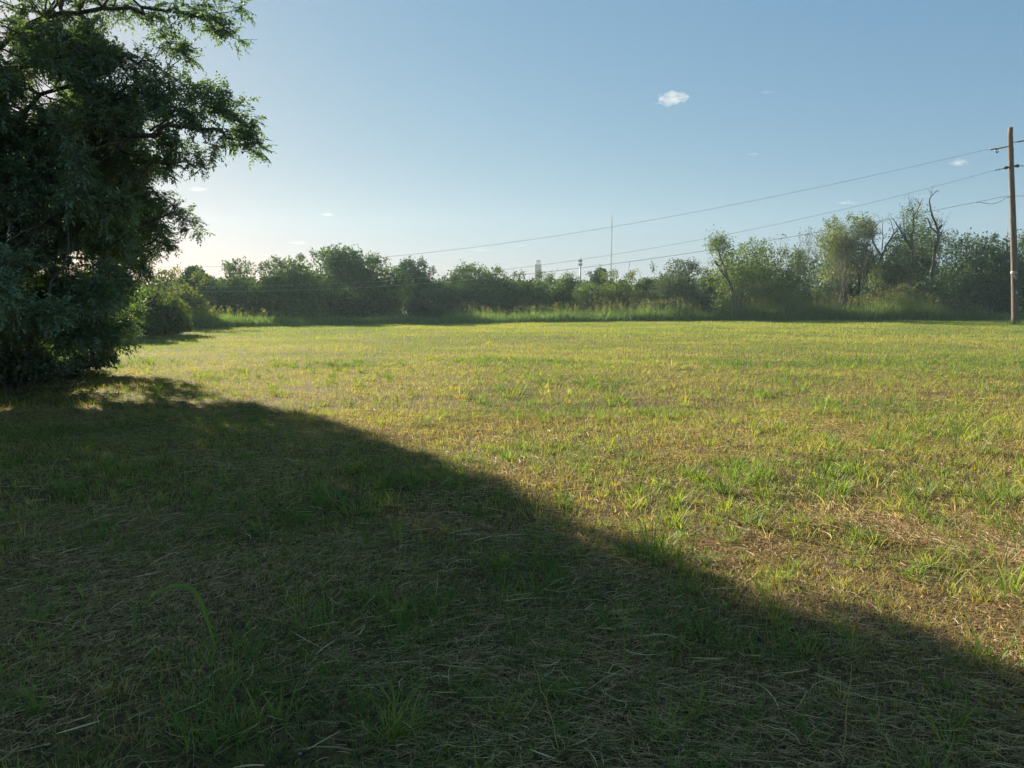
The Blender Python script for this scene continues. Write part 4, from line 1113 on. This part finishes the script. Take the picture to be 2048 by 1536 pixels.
def radio_mast():
    Y = 260.0
    b = P(1221.5, 600, Y); t = P(1220.5, 418, Y); x = b[0]
    root = empty('radio_mast', (x, Y, 0)); tag(root, 'very tall thin guyed radio mast right of centre', 'radio mast')
    g = Geo(); h = t[2]; w = 0.2
    cs = [np.array([x + math.cos(a) * w, Y + math.sin(a) * w, 0]) for a in (0.5, 2.6, 4.7)]
    for c in cs: tube(g, [c, c + (0, 0, h - 2)], 0.05, 5)
    for k in range(int((h - 2) // 1.0)):
        for i in range(3):
            tube(g, [cs[i] + (0, 0, k * 1.0), cs[(i + 1) % 3] + (0, 0, k + 1.0)], 0.022, 3, caps=False)
    reparent_at(g.build('lattice', M['metal']), root)
    g = Geo(); tube(g, [(x, Y, h - 2.2), (x, Y, h)], [0.07, 0.03], 5); reparent_at(g.build('lightning_rod', M['metal']), root)
    for a in (0.5, 2.6, 4.7):
        for hz in (.5, .92):
            g = Geo(); tube(g, [(x, Y, h * hz), (x + math.cos(a) * 16, Y + math.sin(a) * 16, 0)], 0.007, 3); reparent_at(g.build('guy_wire', M['galv']), root)
radio_mast()

# ------------------------------------------------------------------ tall single stalks in the field
def ribbon(g, pts, w, tint, fold=0.25, up=(0.15, 0.25, 1.0)):
    """leaf blade along a curve, widest in the middle"""
    pts = np.asarray(pts, float); m = len(pts)
    t = np.linspace(0, 1, m * 4); q = np.stack([np.interp(t, np.linspace(0, 1, m), pts[:, k]) for k in range(3)], -1)
    for _ in range(4): q[1:-1] = (q[:-2] + 2 * q[1:-1] + q[2:]) / 4
    tan = unit(np.gradient(q, axis=0))
    side = unit(np.cross(tan, np.array(up)) + np.array([0.0, 0, 0.25 * (up[2] > .9)]))
    nn = np.cross(side, tan)
    wd = w * np.sin(np.clip(t * 0.93 + 0.07, 0, 1) * math.pi) ** 0.7 * 0.5
    V = np.stack([q - side * wd[:, None] + nn * (wd * fold)[:, None], q, q + side * wd[:, None] + nn * (wd * fold)[:, None]], 1)
    n = len(q); i = np.arange(n - 1) * 3
    f = np.concatenate([np.stack([i, i + 1, i + 4, i + 3], -1), np.stack([i + 1, i + 2, i + 5, i + 4], -1)])
    g.add(V.reshape(-1, 3), [f], tint)

def stalk(label, pts, r=0.003, leaves=3, lw=0.012, tint=0.3, name='grass_stalk', leafL=0.16, mat='grass', group='tall stalks left standing in the field'):
    """pts: photo points; the first one is where it leaves the ground"""
    b = G(*pts[0]); Y = b[1]
    W = [b + (0, 0, -0.02)] + [P(x, y, Y) for x, y in pts[1:]]
    g = Geo(); sc = max(1.0, Y / 7)
    q = curve_limb(g, W, r * sc, r * 0.45 * sc, 5, sub=4)
    root = empty(name, tuple(b)); tag(root, label, 'grass stalk', group)
    o = reparent_at(g.build('stem', M[mat]), root)
    a = o.data.attributes['tint'].data; a.foreach_set('value', np.full(len(a), tint, dtype=np.float32))
    H = np.linalg.norm(W[-1] - W[0])
    for k in range(leaves):
        gl = Geo(); t = 0.3 + 0.7 * (k + 0.5) / leaves; s = q[int(t * (len(q) - 1))]
        up = unit(q[min(len(q) - 1, int(t * (len(q) - 1)) + 1)] - q[max(0, int(t * (len(q) - 1)) - 1)])
        a = rng.uniform(0, 6.28); d = np.array([math.cos(a), math.sin(a) * .6, 0])
        L = leafL * rng.uniform(0.7, 1.2) * sc ** 0.5
        dr = rng.uniform(0.0, 0.9)
        ribbon(gl, [s, s + (up * .75 + d * .35) * L * .4, s + (up * .95 + d * .75 - np.array([0, 0, .35 * dr])) * L * .75, s + (up * .85 + d * 1.05 - np.array([0, 0, dr])) * L], lw * sc, tint + rng.normal(0, .05))
        reparent_at(gl.build('leaf', M[mat]), root)
    return root

# the big arched blade at lower left
rt = stalk('long stalk bearing the large arched leaf at lower left, in the shade', [(168, 1560), (205, 1430), (245, 1330), (272, 1262), (284, 1216)], 0.0035, 1, 0.012, 0.2)
Yq = G(168, 1560)[1]
g = Geo(); ribbon(g, [P(x, y, Yq + dy) for x, y, dy in ((284, 1216, 0), (305, 1192, 0.0), (335, 1175, 0.01), (365, 1171, 0.02), (388, 1180, .03), (403, 1205, .03), (414, 1240, .03), (424, 1268, .03), (431, 1295, .03))], 0.015, 0.33, 0.5, up=(0.15, -0.7, 0.8))
reparent_at(g.build('arched_leaf', M['grass']), rt)
ST = stalk
ST('upright stalk with one narrow leaf left of the large arched leaf', [(134, 1400), (131, 1290), (128, 1200), (126, 1170)], 0.003, 2, 0.010, 0.3)
ST('stalk with a single yellow-green blade near the left edge, beyond the arched leaf', [(160, 1290), (163, 1215), (168, 1170)], 0.003, 1, 0.016, 0.42, leafL=.14)
ST('short stalk with a bent tip just right of the foot of the arched leaf stalk', [(312, 1400), (306, 1350), (302, 1312)], 0.003, 1, 0.010, 0.2, leafL=.06)
ST('thin upright stalk at bottom centre, in the shade', [(1250, 1345), (1249, 1270), (1243, 1205), (1248, 1180)], 0.0025, 2, 0.006, 0.5, leafL=.1)
ST('pale dry stem leaning in the shade at bottom centre', [(1128, 1530), (1105, 1450), (1085, 1380), (1066, 1318)], 0.003, 1, 0.008, 0.8, leafL=.1)
ST('straight pale dry stem standing at lower right', [(1684, 1512), (1692, 1450), (1703, 1330)], 0.0032, 0, 0.008, 0.76)
ST('tall green stalk leaning slightly left in the lush patch at right', [(1824, 1075), (1812, 980), (1800, 900), (1796, 862)], 0.0035, 4, 0.014, 0.35)
ST('long stalk bending over to the right at its tip in the lush patch', [(1846, 985), (1872, 905), (1900, 840), (1935, 812), (1980, 802)], 0.0035, 4, 0.013, 0.4)
ST('stalk with a broad bright leaf at its top near the right edge', [(1952, 925), (1960, 870), (1968, 822)], 0.0035, 3, 0.02, 0.38)
ST('crooked stalk bending upward, centre of the lit right half', [(1672, 910), (1700, 880), (1734, 862), (1745, 830), (1750, 800)], 0.003, 4, 0.013, 0.45)
ST('leafy stalk leaning right beside the crooked one', [(1572, 905), (1592, 870), (1612, 835), (1626, 820)], 0.003, 5, 0.012, 0.45)
ST('stalk leaning left near the right edge below the broad-leaved one', [(1987, 1010), (1960, 960), (1933, 915)], 0.003, 2, 0.010, 0.5)
ST('stalk leaning right at the right edge of the lush patch', [(1990, 1060), (2012, 1000), (2032, 940)], 0.003, 4, 0.014, 0.35)
ST('thin dark upright stalk between the crooked one and the tall leaning one', [(1698, 1010), (1700, 930), (1701, 862)], 0.0025, 2, 0.007, 0.6)
ST('short leafy stalk at the shade line, centre right', [(1345, 1010), (1350, 965), (1353, 930)], 0.003, 3, 0.010, 0.42)
ST('arching stalk just right of the shade line, foreground right', [(1478, 1060), (1500, 1030), (1523, 1012)], 0.003, 3, 0.009, 0.5)
ST('leafy stalk just beyond the shade line at centre', [(1196, 935), (1215, 900), (1237, 868)], 0.003, 4, 0.012, 0.42)
ST('bent seedling standing alone in the mid field, right of centre', [(1712, 775), (1709, 750), (1702, 733), (1708, 742)], 0.003, 1, 0.012, 0.45)
ST('small stalk alone in the lit grass, left of centre', [(674, 800), (674, 782), (675, 768)], 0.003, 2, 0.010, 0.4)
ST('small stalk alone in the lit grass near the shade at left', [(513, 756), (514, 740), (515, 727)], 0.003, 1, 0.010, 0.5)
ST('tiny pale tufted stalk far out in the mid field', [(971, 700), (971, 690), (974, 681)], 0.003, 2, 0.012, 0.6)
ST('leafy stalk at the far right edge in the foreground', [(2036, 1130), (2026, 1050), (2018, 985)], 0.003, 4, 0.014, 0.35)
ST('curved stalk with drooping leaves at the lit edge, lower right', [(1905, 1240), (1900, 1190), (1908, 1150)], 0.003, 4, 0.010, 0.42)

# pebbles and soil crumbs
def pebbles():
    g = Geo(); N = 500
    x, y = sample_zone(1.2, 7, 7)
    for a, b in zip(x, y):
        r = rng.lognormal(-5.5, 0.4); n = 6
        z0 = terrain(np.array([a]), np.array([b]))[0]
        V = []; 
        for k, (zz, rr_) in enumerate(((0, .8), (.5, 1), (1, .6))):
            th = np.arange(n) / n * 6.283 + k * .5
            V.append(np.stack([a + np.cos(th) * r * rr_ * rng.uniform(.7, 1.2, n), b + np.sin(th) * r * rr_ * rng.uniform(.7, 1.2, n), np.full(n, z0 + zz * r * .9 + .004)], -1))
        V = np.concatenate(V + [np.array([[a, b, z0 + r * 1.05]])]); f = []
        for k in range(2):
            for j in range(n): f.append((k * n + j, k * n + (j + 1) % n, (k + 1) * n + (j + 1) % n, (k + 1) * n + j))
        tr = np.array([(2 * n + j, 2 * n + (j + 1) % n, 3 * n) for j in range(n)])
        g.add(V, [np.array(f), tr], 0.5)
    tag(g.build('pebbles', M['stone'], smooth=True), 'small pale pebbles and soil crumbs among the straw', 'pebbles', kind='stuff')
pebbles()

# ------------------------------------------------------------------ clouds: small bodies of vapour far away
def cloudmat(name, dens, seed):
    m, nt, out = nodes_of(name)
    v = nt.nodes.new('ShaderNodeVolumePrincipled')
    v.inputs['Color'].default_value = (0.8, 0.79, 0.78, 1)
    v.inputs['Anisotropy'].default_value = 0.2
    tc = nt.nodes.new('ShaderNodeTexCoord'); no = nt.nodes.new('ShaderNodeTexNoise')
    no.inputs['Scale'].default_value = 4.0; no.inputs['Detail'].default_value = 5; no.inputs['Roughness'].default_value = 0.6
    ln = nt.nodes.new('ShaderNodeVectorMath'); ln.operation = 'DISTANCE'; ln.inputs[1].default_value = (0.5, 0.5, 0.42)
    ad = nt.nodes.new('ShaderNodeVectorMath'); ad.operation = 'ADD'; ad.inputs[1].default_value = (seed * 3.1, seed * 1.7, 0)
    nt.links.new(tc.outputs['Generated'], ln.inputs[0]); nt.links.new(tc.outputs['Generated'], ad.inputs[0]); nt.links.new(ad.outputs[0], no.inputs['Vector'])
    def mth(op, a, b, clamp=False):
        m_ = nt.nodes.new('ShaderNodeMath'); m_.operation = op; m_.use_clamp = clamp
        for i_, q in enumerate((a, b)):
            if hasattr(q, 'links'): nt.links.new(q, m_.inputs[i_])
            else: m_.inputs[i_].default_value = q
        return m_.outputs[0]
    e = mth('SUBTRACT', mth('ADD', mth('MULTIPLY', no.outputs[0], 4.0), -1.15), mth('MULTIPLY', ln.outputs['Value'], 1.5), True)
    nt.links.new(mth('MULTIPLY', e, dens * 2.2), v.inputs['Density'])
    nt.links.new(v.outputs[0], out.inputs['Volume'])
    return m
def cloud(label, px, py, wpx, hpx, Y=2600.0, dens=0.02, lumps=14, seed=0):
    r_ = random.Random(seed * 13 + 5)
    c = P(px, py, Y); W = wpx / F * Y; H = hpx / F * Y
    import bmesh
    bm = bmesh.new()
    for k in range(lumps):
        t = -1 + 2 * (k + 0.5) / lumps + r_.uniform(-.05, .05); env = H * (1 - 0.75 * t * t)
        s = max(env * r_.uniform(.26, .40), H * .2)
        sx = max(s * r_.uniform(1.0, 1.5), W / lumps * 1.3)
        mt = Matrix.Translation((c[0] + t * W * .42, c[1] + r_.uniform(-.5, .5) * s, c[2] - H * .5 * (0.35 + 0.65 * (1 - t * t)) + s + r_.uniform(0, 1) * max(0, env * .8 - 1.6 * s))) @ Matrix.Diagonal((sx, s * 1.3, s, 1))
        bmesh.ops.create_icosphere(bm, subdivisions=3, radius=1.0, matrix=mt)
    from mathutils import noise as mn
    for v in bm.verts:
        q = v.co / (H * .35)
        d = mn.noise(q) + .5 * mn.noise(q * 2.3) + 0.3 * mn.noise(q * 5)
        n_ = (v.co - Vector(c)); n_.normalize()
        v.co += n_ * d * H * .2
    me = bpy.data.meshes.new('cloud'); bm.to_mesh(me); bm.free()
    o = bpy.data.objects.new('cloud', me); COL.objects.link(o)
    me.materials.append(cloudmat('cloud_vapour', dens, seed))
    rm = o.modifiers.new('join', 'REMESH'); rm.mode = 'VOXEL'; rm.voxel_size = max(W, H) / 55
    tag(o, label, 'cloud', 'small clouds')
    return o
cloud('largest puffy white cloud high at right of centre', 1345, 195, 62, 32, dens=0.008, lumps=18, seed=1)
cloud('small wisp trailing at the lower left of the largest cloud', 1318, 206, 24, 6, dens=0.008, lumps=6, seed=2)
cloud('faint wisp high up to the right of the largest cloud', 1534, 184, 34, 8, dens=0.004, lumps=8, seed=3)
cloud('tiny wisp in mid sky well below the largest cloud', 1508, 308, 24, 6, dens=0.006, lumps=6, seed=4)
cloud('small soft cloud just left of the pole between the wires', 1918, 325, 44, 18, dens=0.006, lumps=12, seed=5)
cloud('flat thin cloud above the pale willow-like tree', 1692, 405, 56, 10, dens=0.009, lumps=12, seed=6)
cloud('long faint streak of cloud left of the pole above the dead snag', 1840, 393, 90, 7, dens=0.004, lumps=12, seed=7)
cloud('small bright cloud above the tallest airy tree, left of centre', 655, 429, 30, 8, dens=0.016, lumps=8, seed=8)
cloud('flat bright cloud low above the left far trees', 596, 485, 46, 8, dens=0.016, lumps=10, seed=9)
cloud('pale cloud beside the drooping tip of the big pecan', 396, 377, 48, 14, dens=0.006, lumps=10, seed=10)
cloud('low faint cloud left of the radio mast just over the trees', 960, 500, 60, 7, dens=0.006, lumps=12, seed=11)
cloud('faint low wisp right of that above the building tower', 1040, 491, 36, 6, dens=0.005, lumps=7, seed=12)

# ------------------------------------------------------------------ haze
def haze():
    g = Geo(); x, y0, y1, z0, z1 = 420, -70, 340, -1.5, 36
    V = np.array([[-x, y0, z0], [x, y0, z0], [x, y1, z0], [-x, y1, z0], [-x, y0, z1], [x, y0, z1], [x, y1, z1], [-x, y1, z1]])
    m, nt, out = nodes_of('haze_air')
    v = nt.nodes.new('ShaderNodeVolumePrincipled')
    v.inputs['Color'].default_value = (0.62, 0.84, 1.0, 1)
    v.inputs['Density'].default_value = 0.00045
    v.inputs['Anisotropy'].default_value = 0.3
    nt.links.new(v.outputs[0], out.inputs['Volume'])
    g.add(V, [np.array([[0, 3, 2, 1], [4, 5, 6, 7], [0, 1, 5, 4], [1, 2, 6, 5], [2, 3, 7, 6], [3, 0, 4, 7]])], 0)
    o = g.build('haze', m); tag(o, 'thin pale evening haze over the whole field', 'haze', kind='stuff')
haze()
